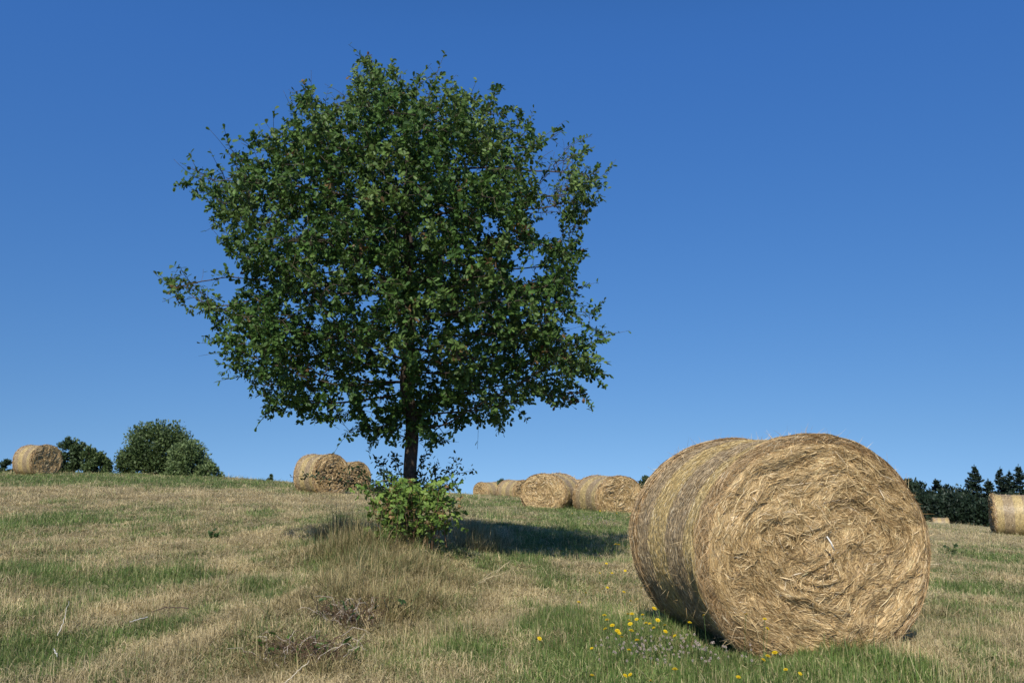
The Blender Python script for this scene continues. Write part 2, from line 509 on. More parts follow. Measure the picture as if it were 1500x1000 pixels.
def build_grass():
    specs = []
    for k in range(8):      # 0-7 dry stubble with regrowth
        specs.append([dict(n=24, radius=.085, hmin=.03, hmax=.10, w=.0062, lean=1.25, K=4),
                      dict(n=12, radius=.10, hmin=.05, hmax=.16, w=.0058, lean=.5, flat=1.0, K=3)])
    for k in range(6):      # 8-13 lush
        specs.append([dict(n=34, radius=.085, hmin=.035, hmax=.11, w=.0070, lean=1.3, K=4),
                      dict(n=5, radius=.08, hmin=.08, hmax=.18, w=.003, lean=.7, K=4)])
    for k in range(4):      # 14-17 long dry stalks
        specs.append([dict(n=13, radius=.08, hmin=.08, hmax=.20, w=.0038, lean=1.4, K=5),
                      dict(n=16, radius=.09, hmin=.04, hmax=.12, w=.0058, lean=.9, flat=.4, K=4)])
    coll = clump_collection('grass_clumps', specs, M_GRASS)
    p = field_points()
    x, y, s = p.T
    g = greenness(x, y)
    n = len(p)
    r = rng.random(n)
    idx = rng.integers(0, 8, n)
    lush = r < (g - .35) * 1.3
    idx[lush] = rng.integers(8, 14, lush.sum())
    rough = fbm(x * 1.1, y * .9, 50, 3)
    long_ = (~lush) & (rng.random(n) < .06 + .9 * np.clip(rough, 0, 1))
    idx[long_] = rng.integers(14, 18, long_.sum())
    hs = .62 + .6 * rng.random(n) + 1.1 * rough
    hs = np.clip(hs, .45, 1.5)
    fx = s / .075
    br = np.zeros(n)
    for (bx, by, rx, ry) in _br:
        br = np.maximum(br, np.exp(-(((x - bx) / rx) ** 2 + ((y - by) / ry) ** 2)))
    scl = np.stack([fx * .95, fx * .95, hs * np.clip(fx ** .3, .9, 1.5) * (1 - .35 * br)], -1)
    P = np.stack([x, y, terrain(x, y)], -1)
    tone = np.clip(.5 + 1.5 * fbm(x * 2.3, y * 1.6, 61, 3) + rng.normal(size=n) * .26, 0, 1.15)
    tone = tone * (1 - .75 * br)
    kp = rng.random(n) > .62 * br
    P, scl, idx, g, tone = P[kp], scl[kp], idx[kp], g[kp] * (1 - .5 * br[kp]), tone[kp]; n = len(P)
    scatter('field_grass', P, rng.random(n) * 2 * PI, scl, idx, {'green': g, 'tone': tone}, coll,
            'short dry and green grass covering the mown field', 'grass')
    # tall tufts round the tree and in a few places of the field
    specs = []
    for k in range(6):
        specs.append([dict(n=24, radius=.13, hmin=.10, hmax=.5, w=.005, lean=1.15, K=6),
                      dict(n=12, radius=.13, hmin=.08, hmax=.26, w=.0055, lean=1.6, K=5)])
    coll2 = clump_collection('tall_grass_clumps', specs, M_TALL)
    Q = []

    def blob(px, py, wx, wy, num, hs, g):
        gx, gy = ground_hit(px, py)
        xx = gx + rng.normal(size=num) * wx; yy = gy + rng.normal(size=num) * wy
        Q.append(np.stack([xx, yy, hs * (.45 + .85 * rng.random(num) ** 1.3) * np.exp(-.12 * ((xx - gx) / wx) ** 2), np.clip(g + rng.normal(size=num) * .2, 0, 1)], -1))
    blob(515, 805, .34, .34, 120, 1.0, .32)
    blob(500, 795, .24, .22, 110, 1.45, .3)
    blob(545, 790, .2, .2, 30, 1.1, .2)
    blob(690, 790, .2, .2, 50, 1.1, .2)
    blob(605, 840, .45, .2, 80, .4, .35)
    blob(690, 808, .26, .28, 90, 1.0, .30)
    blob(725, 800, .10, .2, 24, 1.0, .12)
    blob(520, 835, .3, .2, 50, .6, .3)
    blob(640, 840, .30, .35, 50, .55, .35)
    blob(570, 895, .16, .14, 50, .75, .12)
    blob(605, 880, .16, .14, 44, .7, .15)
    blob(435, 992, .35, .08, 26, .35, .1)
    blob(480, 905, .30, .12, 16, .4, .1)
    blob(430, 960, .22, .12, 22, .35, .12)
    blob(60, 870, .2, .12, 14, .4, .1)
    blob(470, 985, .2, .10, 16, .4, .2)
    blob(1370, 905, .12, .1, 12, .5, .25)
    blob(230, 870, .3, .15, 12, .35, .1)
    blob(700, 860, .5, .4, 20, .45, .2)
    blob(900, 880, .3, .4, 14, .4, .4)
    blob(1000, 950, .5, .18, 26, .3, .85)
    blob(960, 900, .22, .15, 14, .45, .75)
    blob(1030, 930, .14, .06, 16, .6, .8)
    for (bx, by, bw, bh) in _bank:
        if bh < 0: continue
        num = 26 if by > 8 else 12
        xx = bx + rng.normal(size=num) * .2; yy = by + rng.normal(size=num) * .3
        Q.append(np.stack([xx, yy, .2 + .55 * rng.random(num), np.clip(.22 + rng.normal(size=num) * .25, 0, 1)], -1))
    q = np.concatenate(Q)
    # keep tufts out of the bale
    c, s_ = math.cos(-BALE_ROT), math.sin(-BALE_ROT)
    dx = q[:, 0] - BALE_X; dy = q[:, 1] - BALE_Y
    lx = c * dx - s_ * dy; ly = s_ * dx + c * dy
    q = q[~((abs(lx) < .85) & (ly > -.02) & (ly < 1.45))]
    n = len(q)
    P = np.stack([q[:, 0], q[:, 1], terrain(q[:, 0], q[:, 1])], -1)
    scl = np.stack([1.1 * np.ones(n), 1.1 * np.ones(n), q[:, 2]], -1)
    scatter('tall_grass', P, rng.random(n) * 2 * PI, scl, rng.integers(0, 6, n), {'green': q[:, 3], 'tone': rng.random(n)}, coll2,
            'tall unmown dry grass in tufts, thickest around the oak foot', 'tall grass')


build_grass()


# ------------------------------------------------------------------ hay bales
def bale_meshes(seed, a, b, Lh, n_face, n_side, n_loose, wid, seg=6, res=(96, 26)):
    """bale lying on its side: axis along local Y, front end at y = 0, resting on z = 0"""
    r = np.random.default_rng(seed)
    RC = .085

    def outline(th, k=1.0):
        c, s = np.cos(th), np.sin(th)
        p = np.where(s < 0, 2.35, 2.0)
        R = (np.abs(c) ** p + np.abs(s) ** p) ** (-1 / p)
        bump = 1 + .05 * (vnoise(np.cos(th) * 1.6 + 5, np.sin(th) * 1.6 + 5, seed) - .5)
        return np.stack([a * k * R * c * bump, b * k * R * s * bump], -1)

    def warp(p):
        rad = np.sqrt((p[..., 0] / a) ** 2 + (p[..., 1] / b) ** 2)
        amp = .95 * np.clip(1.06 - rad, 0, 1) ** 1.1
        wx = fbm(p[..., 0] * 1.9, p[..., 1] * 1.9, seed + 5, 3) * 2
        wz = fbm(p[..., 0] * 1.9, p[..., 1] * 1.9, seed + 9, 3) * 2
        return np.sqrt(((p[..., 0] + amp * wx) / a) ** 2 + ((p[..., 1] + amp * wz) / b) ** 2)

    def grad(p):
        e = .006
        ex = np.array([e, 0]); ez = np.array([0, e])
        return np.stack([warp(p + ex) - warp(p - ex), warp(p + ez) - warp(p - ez)], -1) / (2 * e)

    def height(p):
        """how far the end stands out (towards -Y)"""
        f = warp(p)
        rad = np.sqrt((p[..., 0] / a) ** 2 + (p[..., 1] / b) ** 2)
        hgt = .012 * np.sin(f * 34 + 3 * fbm(p[..., 0] * 3, p[..., 1] * 3, seed + 20)) + .085 * fbm(p[..., 0] * 2.1, p[..., 1] * 2.1, seed + 13, 4)
        hgt += .06 * fbm(p[..., 0] * 9, p[..., 1] * 9, seed + 14, 3)
        hgt *= np.clip((1.02 - rad) * 5, .05, 1)
        # rounded rim
        kc = RC / b; q = np.clip((rad - (1 - kc)) / kc, 0, 1)
        hgt -= RC * (1 - np.sqrt(np.maximum(1 - q * q, 0)))
        return hgt

    def axial(y):
        """radius factor along the axis: pinched by the net, fuller at both ends"""
        t = np.clip(y / Lh, 0, 1)
        q = 1 + .012 * np.cos(t * 2 * PI) + .018 * np.exp(-((t - .06) / .05) ** 2) - .012 * np.exp(-((t - .2) / .05) ** 2)
        e = np.clip(1 - np.minimum(t, 1 - t) * Lh / RC, 0, 1)
        return q * (1 - RC / b * (1 - np.sqrt(1 - e * e)))

    hay = Bag()
    nth, nr = res
    th = np.linspace(0, 2 * PI, nth, endpoint=False)
    # body : front end rings, side rings, back end rings as one skin
    rings = []
    for k in np.linspace(0.02, .94, nr):
        o2 = outline(th, k)
        rings.append(np.stack([o2[:, 0], -height(o2), o2[:, 1]], -1))
    ny = 14
    for y in np.linspace(.06, Lh - .06, ny):
        o2 = outline(th, axial(y) * .985)
        rings.append(np.stack([o2[:, 0], np.full(nth, y), o2[:, 1]], -1))
    for k in np.linspace(.94, 0.02, nr // 2):
        o2 = outline(th, k)
        rings.append(np.stack([o2[:, 0], Lh + height(-o2), o2[:, 1]], -1))
    R = np.stack(rings, 0)
    m = len(R)
    i = (np.arange(m - 1)[:, None] * nth + np.arange(nth)[None, :]); j = (np.arange(m - 1)[:, None] * nth + (np.arange(nth)[None, :] + 1) % nth)
    Lp = np.stack([i, j, j + nth, i + nth], -1)
    V = R.reshape(-1, 3)
    sh = .75 + .5 * vnoise(V[:, 0] * 30, V[:, 2] * 30, 4)
    C = np.array([.26, .17, .075])[None, :] * sh[:, None]
    Lp = Lp.ravel(); tot = [4] * ((m - 1) * nth)
    Lp = np.concatenate([Lp, np.arange(nth)[::-1], np.arange((m - 1) * nth, m * nth)]); tot += [nth, nth]
    hay.add(V, Lp, tot, C)

    pale = np.array([.80, .62, .33]); mid = np.array([.54, .375, .165]); dark = np.array([.20, .125, .05])

    def straw_col(n, bias=0.0):
        q = np.clip(r.random(n) + bias, 0, 1)[:, None]
        c = np.where(q < .5, dark + (mid - dark) * (q * 2), mid + (pale - mid) * ((q - .5) * 2))
        c = c * (1 + .15 * r.normal(size=(n, 1)) * .6)
        w = r.random(n) < .02
        c[w] = np.array([.74, .62, .42])
        return np.clip(c, .02, .85)

    def end_strands(n, front=True, jitter=.22, lift=.012, lmin=.06, lmax=.34, wd=wid, rlo=0, rhi=.97):
        rad = np.sqrt(rlo ** 2 + (rhi ** 2 - rlo ** 2) * r.random(n)); t = r.random(n) * 2 * PI
        p = outline(t) * rad[:, None]
        sgn = np.where(r.random(n) < .5, -1, 1)[:, None]
        ja = r.normal(size=n) * jitter * (1.2 - .5 * rad)
        ln = lmin + (lmax - lmin) * r.random(n) ** 1.6
        ds = ln / (seg - 1)
        curl = r.normal(size=n) * 1.1
        pts = [p]; q = p.copy(); a0 = ja.copy(); pd = None
        for _ in range(seg - 1):
            g = norm(grad(q)); d = np.stack([-g[:, 1], g[:, 0]], -1) * sgn
            ca, sa = np.cos(a0), np.sin(a0)
            d = np.stack([ca * d[:, 0] - sa * d[:, 1], sa * d[:, 0] + ca * d[:, 1]], -1)
            if pd is not None:
                d = norm(.62 * pd + .38 * d)
            pd = d
            q = q + d * ds[:, None]
            rr = np.sqrt((q[:, 0] / a) ** 2 + (q[:, 1] / b) ** 2)
            q = np.where((rr > .99)[:, None], q * (.99 / rr)[:, None], q)
            pts.append(q); a0 = a0 + curl * ds
        p2 = np.stack(pts, 1)
        arch = np.sin(np.linspace(0, PI, seg))[None, :]
        lf = (lift * r.random(n) ** 1.5)[:, None] * (1 + 0 * arch) + (r.normal(size=n) * .008)[:, None] * (np.linspace(0, 1, seg)[None, :] ** 2)
        hgt = height(p2 if front else -p2) + .004 + np.abs(lf)
        yv = -hgt if front else Lh + hgt
        P = np.stack([p2[..., 0], yv, p2[..., 1]], -1)
        T = norm(np.gradient(P, axis=1))
        nrm = np.zeros_like(T); nrm[..., 1] = -1 if front else 1
        S = norm(np.cross(T, nrm))
        tw = (r.normal(size=n) * .7)[:, None, None]
        S = norm(S * np.cos(tw) + nrm * np.sin(tw))
        # streaky tone that follows the windings
        f = warp(p)
        streak = fbm(f * 22, np.arctan2(p[:, 1], p[:, 0]) * 1.2, seed + 31, 3)
        ribbons(hay, P, wd * (.5 + r.random(n)), S, straw_col(n, .95 * streak - .02))

    end_strands(n_face)
    end_strands(n_face // 14, jitter=.9, lift=.03, lmin=.03, lmax=.12)
    end_strands(n_face // 3, front=False)
    end_strands(n_face // 5, rlo=.88, rhi=.995)
    end_strands(n_face // 12, front=False, rlo=.88, rhi=.995)

    # ---------------- wrapped side
    wrap = Bag()
    gold = np.array([.56, .425, .185]); grey = np.array([.40, .30, .165]); tan = np.array([.50, .35, .175])
    edges = np.array([.0, .05, .235, .475, .70, .855, 1.0])
    cols = [tan, gold * .92, grey, gold, grey * 1.05, tan]

    def band_col(t, th_):
        tt = t + .005 * np.sin(th_ * 3 + seed) + .01 * (vnoise(th_ * 6, t * 9, seed + 2) - .5)
        k = np.clip(np.searchsorted(edges, tt) - 1, 0, 5)
        return np.array(cols)[k]
    ny2 = 64 if n_side > 6000 else 34
    nth2 = nth * 2 if n_side > 6000 else nth
    th2 = np.linspace(0, 2 * PI, nth2, endpoint=False)
    ts = np.linspace(.05, .96, ny2)
    TT, TH = np.meshgrid(ts, th2, indexing='ij')
    o2 = outline(TH.ravel()).reshape(ny2, nth2, 2)
    rough = .004 * (vnoise(TH * 40, TT * 90, seed + 40) - .5) + .012 * (vnoise(TH * 9, TT * 10, seed + 41) - .5)
    kf = axial(TT * Lh) + rough
    Vw = np.stack([o2[..., 0] * kf, TT * Lh, o2[..., 1] * kf], -1).reshape(-1, 3)
    i = (np.arange(ny2 - 1)[:, None] * nth2 + np.arange(nth2)[None, :]); j = (np.arange(ny2 - 1)[:, None] * nth2 + (np.arange(nth2)[None, :] + 1) % nth2)
    Cw = band_col(TT.ravel(), TH.ravel()) * (.55 + .5 * vnoise(TH.ravel() * 20, TT.ravel() * 160, seed + 42))[:, None]
    wrap.add(Vw, np.stack([i, j, j + nth2, i + nth2], -1).ravel(), np.full((ny2 - 1) * nth2, 4), Cw)

    def side_strands(n, jit=.16, lmin=.02, lmax=.08, lift=.006, tr=(.0, 1.0), out=0.0, wd=wid * .7, bag=wrap):
        t = tr[0] + (tr[1] - tr[0]) * r.random(n); th0 = r.random(n) * 2 * PI
        ln = lmin + (lmax - lmin) * r.random(n) ** 1.5
        K = 4
        u = np.linspace(-.5, .5, K)[None, :] * ln[:, None]
        ang = r.normal(size=n) * jit
        thv = th0[:, None] + u * np.cos(ang)[:, None] / a
        yv = (t * Lh)[:, None] + u * np.sin(ang)[:, None]
        yv = np.clip(yv, .002, Lh - .002)
        o3 = outline(thv.ravel()).reshape(n, K, 2)
        rm = (vnoise(thv * 9, yv / Lh * 10, seed + 41) - .5) * .012
        kf = axial(yv) + rm + (.004 + lift * r.random(n)[:, None] + out * (r.random(n)[:, None]) * (np.linspace(0, 1, K)[None, :] ** 1.5)) / b
        P = np.stack([o3[..., 0] * kf, yv, o3[..., 1] * kf], -1)
        T = norm(np.gradient(P, axis=1))
        nrm = norm(np.stack([P[..., 0], 0 * yv, P[..., 2]], -1))
        S = norm(np.cross(T, nrm)); tw = (r.normal(size=n) * .6)[:, None, None]
        S = norm(S * np.cos(tw) + nrm * np.sin(tw))
        c = band_col(t, th0) * (.62 + .75 * r.random(n))[:, None]
        w = r.random(n) < .10
        c[w] = np.array([.66, .56, .36]) * (.8 + .3 * r.random((w.sum(), 1)))
        d = r.random(n) < .16
        c[d] = c[d] * .45
        ribbons(bag, P, wd * (.5 + r.random(n)), S, c)
    side_strands(n_side)
    # bare hay strips at both rims
    side_strands(n_side // 3, jit=.35, lmin=.05, lmax=.2, lift=.014, tr=(.003, .07), wd=wid, bag=hay)
    side_strands(n_side // 6, jit=.35, lmin=.05, lmax=.2, lift=.018, tr=(.88, 1.0), wd=wid, bag=hay)

    # ---------------- stray straws that stick out
    loose = hay
    n = n_loose
    th0 = r.random(n) * 2 * PI
    t = np.where(r.random(n) < .65, np.where(r.random(n) < .5, r.random(n) * .08, .88 + .12 * r.random(n)), r.random(n))
    o3 = outline(th0); kf = axial(t * Lh)
    base = np.stack([o3[:, 0] * kf, t * Lh, o3[:, 1] * kf], -1)
    nrm = norm(np.stack([o3[:, 0], 0 * t, o3[:, 1]], -1))
    tang = np.stack([-nrm[:, 2], 0 * t, nrm[:, 0]], -1)
    d = norm(nrm * (.15 + .8 * r.random((n, 1))) + tang * r.normal(size=(n, 1)) * .9 + np.array([0, 1, 0]) * r.normal(size=(n, 1)) * .55)
    ln = .03 + .10 * r.random(n) ** 1.8
    lg = r.random(n) < .03; ln[lg] *= 1.5
    K = 4; u = np.linspace(0, 1, K)
    bend = norm(r.normal(size=(n, 3))) * .22
    P = base[:, None, :] - nrm[:, None, :] * .01 + (d[:, None, :] * u[None, :, None] + bend[:, None, :] * (u ** 2)[None, :, None]) * ln[:, None, None]
    S = norm(np.cross(np.gradient(P, axis=1), norm(r.normal(size=(n, 3)))[:, None, :]))
    ribbons(loose, P, wid * .62 * (.5 + .7 * r.random(n)), S, straw_col(n, .18))
    # lift so that the bale rests on z = 0
    for bg in (hay, wrap):
        bg.V = [v + np.array([0, 0, b * .955]) for v in bg.V]
    return hay.mesh('hay_core', M_HAY), wrap.mesh('net_wrap', M_WRAP)


BALE_GROUP = None


def put_bale(meshes, x, y, rot, label, sink=.03, top=None, scale=1.0, group='round hay bales lying in the field', sz=1.0, tilt=0):
    root = link('hay_bale', None, loc=(x, y, float(terrain(x, y)) - sink), rot=(0, tilt, rot))
    if top is not None:
        root.location.z = EYE + ray(750, top)[2] * y - 1.31 * scale
    root.scale = (scale, scale, scale * sz)
    root.empty_display_size = .3
    tag(root, label, 'hay bale', group)
    for nm, me in zip(('hay_core', 'net_wrap'), meshes):
        link(nm, me, root)
    return root


big = bale_meshes(5, .855, .75, 1.36, 80000, 60000, 3600, .0040)
bz = float(terrain(BALE_X, BALE_Y))
root = put_bale(big, BALE_X, BALE_Y, BALE_ROT, 'large round hay bale in the right foreground with coarse swirled end and gold bands', sink=.05)
# the pale broken stalk that sticks out of the front end
sb = Bag()
tube(sb, [(-.015, -.10, .82), (.01, -.105, .78), (.035, -.10, .73)], [.0055, .0055, .005], (.85, .82, .72), 5)
link('pale_stalk', sb.mesh('pale_stalk', M_STEM), root)

far_a = bale_meshes(8, .88, .67, 1.5, 5200, 3600, 700, .016, seg=5, res=(64, 18))
far_b = bale_meshes(23, .76, .73, 1.3, 5200, 3600, 700, .016, seg=5, res=(64, 18))


def far_bale(meshes, px, D, yaw, label, **k):
    d = ray(px, 700)
    return put_bale(meshes, d[0] * D, D, math.radians(yaw), label, **k)


far_bale(far_a, 67, 41.0, 62, 'hay bale on the hill crest at the far left, beside the dark shrub', scale=.9, sz=1.2)
far_bale(far_b, 486, 33.5, 46, 'hay bale on the crest left of the oak trunk, the nearer of that pair', scale=1.06)
far_bale(far_b, 524, 39.5, 48, 'hay bale half hidden behind another and behind the oak shoots', top=680)
far_bale(far_a, 704, 56, -50, 'smallest bale of the middle group, its end turned to the left', scale=.92, top=706)
far_bale(far_a, 768, 50, 42, 'hay bale tucked behind the left side of the broad middle bale', scale=.95, top=703)
far_bale(far_a, 795, 33.0, -27, 'broad hay bale in the middle of the distant row, its swirled end facing left', scale=1.05, sink=.1)
far_bale(far_a, 850, 60, 0, 'sliver of a hay bale seen between the two broad middle bales', top=703)
far_bale(far_a, 909, 32, 27, 'distant hay bale right next to the foreground bale, gold bands on its left', scale=1.14, sink=.16)
far_bale(far_b, 1449, 31.5, -112, 'gold hay bale cut by the right edge of the photo, seen from its wrapped side')
far_bale(far_b, 1385, 80, 72, 'far low hay bale just showing beside the foreground bale before the dark wood', top=760)


# ------------------------------------------------------------------ oak tree
_sil = [(545, 88), (565, 105), (600, 118), (618, 135), (650, 118), (680, 150), (705, 145), (733, 116), (752, 165), (768, 195), (798, 193), (780, 232), (772, 262), (786, 300), (780, 335), (798, 345), (812, 300), (828, 245), (853, 216), (868, 240), (900, 254), (872, 282),
        (873, 310), (858, 345), (850, 370), (852, 395), (845, 425), (868, 440), (885, 462), (862, 490), (910, 490), (872, 525), (900, 548), (862, 566), (848, 600), (800, 596), (772, 618), (738, 630), (700, 606), (660, 625),
        (628, 648), (600, 640), (575, 640), (545, 648), (530, 615), (500, 603), (450, 612), (410, 612), (370, 600), (362, 565), (315, 530), (340, 512), (305, 478), (252, 450), (262, 430), (250, 405), (290, 425), (308, 440), (340, 425), (335, 400), (350, 375),
        (330, 345), (318, 318), (300, 298), (260, 272), (300, 268), (340, 275), (352, 262), (326, 230), (370, 232), (392, 240), (362, 198), (400, 205), (425, 190), (435, 160), (438, 128), (470, 148), (486, 160), (508, 175), (515, 140), (512, 115)]


def in_poly(x, y, poly):
    ins = np.zeros(len(x), bool)
    n = len(poly)
    for i in range(n):
        x1, y1 = poly[i]; x2, y2 = poly[(i + 1) % n]
        c = ((y1 > y) != (y2 > y)) & (x < (x2 - x1) * (y - y1) / (y2 - y1 + 1e-12) + x1)
        ins ^= c
    return ins


# oak leaf outline, folded along the rib (unit length along Y)
_half = [(0.0, .02), (.035, .10), (.16, .24), (.11, .33), (.25, .46), (.17, .55), (.28, .70), (.18, .78), (.17, .92), (0.0, 1.0)]
OAKV = []
for sx in (-1, 1):
    for (hx, hy) in _half:
        OAKV.append((sx * hx * 1.2, hy, abs(hx) * .28 - .10 * (hy - .4) ** 2))
OAKV = np.array(OAKV)
OAKF = [list(range(9, -1, -1)), list(range(10, 20))]
# plain pointed leaf
PLV = np.array([(0, 0, 0), (-.24, .35, .06), (-.2, .7, .04), (0, 1, -.04), (.2, .7, .04), (.24, .35, .06)])
PLF = [[0, 3, 2, 1], [0, 5, 4, 3]]


def build_oak():
    r = np.random.default_rng(42)
    poly = []
    for (px, py) in _sil:
        d = ray(px, py); poly.append((d[0] * TREE_Y, EYE + d[2] * TREE_Y))
    c = np.array([ray(580, 395)[0] * TREE_Y, EYE + ray(580, 395)[2] * TREE_Y])
    full = list(poly)
    poly = [(c[0] + (q[0] - c[0]) * .965, c[1] + (q[1] - c[1]) * .965) for q in poly]
    RY = 2.75
    x = r.uniform(-5.5, 2.2, 60000); z = r.uniform(1.3, 7.6, 60000); y = r.uniform(-RY, RY, 60000)
    k = np.sqrt(np.clip(1 - (y / RY) ** 2, 1e-4, 1))
    ins = in_poly(c[0] + (x - c[0]) / k, c[1] + (z - c[1]) / k, poly)
    A = np.stack([x, TREE_Y + y, z], -1)[ins][:5600]
    # denser near the plane of the trunk, so that the sprigs of the outline grow
    x = r.uniform(-5.5, 2.2, 16000); z = r.uniform(1.3, 7.6, 16000); y = r.normal(size=16000) * .3
    ins = in_poly(x, z, poly)
    A = np.concatenate([A, np.stack([x, TREE_Y + y, z], -1)[ins][:2200]])
    cn = vnoise(A[:, 0] * 1.5 + A[:, 1] * .9, A[:, 2] * 1.9, 7) + .6 * vnoise(A[:, 1] * 1.7, A[:, 0] * 1.5 + A[:, 2], 8)
    A = A[cn > .53]
    # foliage that hangs low round the top of the bare trunk
    for (lx, ly, lr, ln2) in ((548, 622, .22, 60), (632, 622, .26, 70), (590, 606, .3, 70), (500, 598, .25, 50), (690, 598, .25, 50), (545, 560, .4, 90), (640, 565, .4, 80), (450, 585, .3, 50), (590, 520, .5, 70)):
        d = ray(lx, ly); cc0 = np.array([d[0] * TREE_Y, TREE_Y - .1, EYE + d[2] * TREE_Y])
        A = np.concatenate([A, cc0 + np.clip(r.normal(size=(ln2, 3)), -1.5, 1.5) * np.array([lr, .35, .17]) * .8])
    # leave some holes in the crown
    hol = np.array([(770, 395, .30), (545, 440, .16), (480, 395, .12), (700, 250, .15), (640, 480, .14), (720, 330, .18), (400, 310, .12), (800, 330, .25), (840, 480, .2)])
    for (hx, hy, hr) in hol:
        d = ray(hx, hy)
        pr = np.stack([A[:, 0] / A[:, 1] * TREE_Y, (A[:, 2] - EYE) / A[:, 1] * TREE_Y + EYE], -1)
        dd = np.hypot(pr[:, 0] - d[0] * TREE_Y, pr[:, 1] - (EYE + d[2] * TREE_Y))
        A = A[dd > hr]
    # trunk
    gz = float(terrain(TREE_X, TREE_Y))
    pts = [np.array([TREE_X, TREE_Y, gz - .15])]
    par = [-1]
    step = .16
    z = gz
    topz = EYE + ray(590, 200)[2] * TREE_Y
    while z < topz:
        z += step
        t = (z - gz)
        pts.append(np.array([TREE_X + .015 * math.sin(t * 2.1) + .02 * math.sin(t * 5) - .02 * t * (t > 2), TREE_Y + .03 * math.sin(t * 1.3), z]))
        par.append(len(pts) - 2)
    pts = np.array(pts); par = list(par)
    low = EYE + ray(600, 655)[2] * TREE_Y
    nd = np.full(len(A), 1e9); ni = np.zeros(len(A), int)
    P = pts.copy()
    ok = P[:, 2] > low

    def upd(P, start):
        nonlocal nd, ni
        new = P[start:]
        for q in range(0, len(new), 400):
            ch = new[q:q + 400]
            d = np.linalg.norm(A[:, None, :] - ch[None, :, :], axis=2)
            d[:, (ch[:, 2] < low) & (np.arange(start + q, start + q + len(ch)) < len(pts))] = 1e9
            m = d.argmin(1); v = d[np.arange(len(A)), m]
            b = v < nd
            nd[b] = v[b]; ni[b] = start + q + m[b]
    upd(P, 0)
    for it in range(110):
        if len(A) == 0:
            break
        act = nd < 2.2
        if not act.any():
            break
        idx = ni[act]
        dirs = norm(A[act] - P[idx])
        acc = np.zeros((len(P), 3)); np.add.at(acc, idx, dirs)
        gi = np.unique(idx)
        d = norm(acc[gi] + r.normal(size=(len(gi), 3)) * .12 * np.sqrt(np.bincount(idx, minlength=len(P))[gi])[:, None] + np.array([0, 0, .15]))
        newp = P[gi] + d * .13
        s0 = len(P)
        P = np.concatenate([P, newp]); par += list(gi)
        upd(P, s0)
        keep = nd > .17
        A, nd, ni = A[keep], nd[keep], ni[keep]
    par = np.array(par); n = len(P)
    # radii by the pipe model
    kids = np.bincount(par[1:], minlength=n)
    rad = np.zeros(n)
    e = 2.25
    for i in range(n - 1, -1, -1):
        if kids[i] == 0:
            rad[i] = .0035 ** e
        if par[i] >= 0:
            rad[par[i]] += rad[i]
    rad = rad ** (1 / e)
    base = rad[3]
    rad = rad * (.092 / base) ** np.clip(np.log(rad / .0035) / np.log(base / .0035), 0, 1)
    # flare at the foot
    nt = len(pts)
    hh = P[:nt, 2] - gz
    rad[:nt] = rad[:nt] * (1 + .7 * np.exp(-np.maximum(hh, 0) / .18))
    # direction of each node
    dirv = np.zeros((n, 3)); dirv[1:] = P[1:] - P[par[1:]]; dirv[0] = (0, 0, 1); dirv = norm(dirv)
    # main child = thickest
    main = np.full(n, -1)
    order = np.argsort(rad)
    for i in order:
        if par[i] >= 0:
            main[par[i]] = i
    f = norm(np.cross(dirv, np.array([.31, .93, .2]))); g = np.cross(dirv, f)

    def edges_mesh(sel, sides):
        ch = np.where(sel)[0]; ch = ch[par[ch] >= 0]; pa = par[ch]
        th = np.linspace(0, 2 * PI, sides, endpoint=False)
        ism = main[pa] == ch
        r0 = np.where(ism, rad[pa], np.minimum(rad[pa], rad[ch] * 1.25)); r1 = rad[ch]
        # start ring uses the child's frame when it is a side shoot
        f0 = np.where(ism[:, None], f[pa], f[ch]); g0 = np.where(ism[:, None], g[pa], g[ch])
        ct, st = np.cos(th)[None, :, None], np.sin(th)[None, :, None]
        wob = 1 + .10 * np.sin(th * 3 + 1)[None, :, None] * (sides > 6)
        a = P[pa][:, None, :] + r0[:, None, None] * wob * (ct * f0[:, None, :] + st * g0[:, None, :])
        b = P[ch][:, None, :] + r1[:, None, None] * wob * (ct * f[ch][:, None, :] + st * g[ch][:, None, :])
        V = np.concatenate([a, b], 1).reshape(-1, 3)
        kk = np.arange(sides); k2 = (kk + 1) % sides
        q = np.stack([kk, k2, k2 + sides, kk + sides], -1)
        L = (np.arange(len(ch)) * 2 * sides)[:, None, None] + q[None]
        return V, L.ravel(), np.full(len(ch) * sides, 4)
    tr = np.zeros(n, bool); tr[:nt] = True
    root = link('oak_tree', None, loc=(TREE_X, TREE_Y, gz))
    off = np.array([TREE_X, TREE_Y, gz])
    tag(root, 'young round-crowned oak tree standing alone among the bales', 'tree')
    bag = Bag(); V, L, T = edges_mesh(tr, 12); bag.add(V - off, L, T, np.array([.075, .058, .042]))
    link('trunk', bag.mesh('trunk', M_BARK, True), root)
    bag = Bag(); V, L, T = edges_mesh(~tr, 6); bag.add(V - off, L, T, np.array([.085, .068, .05]))
    link('branch', bag.mesh('branch', M_BARK, True), root)
    # leaves in rosettes on thin twigs
    thin = np.where((rad < .0095) & (~tr))[0]
    tips = np.where((kids == 0) & (~tr))[0]
    print('OAK nodes', n, 'thin', len(thin), 'tips', len(tips))
    LP, LD, LN = [], [], []
    twig = Bag()

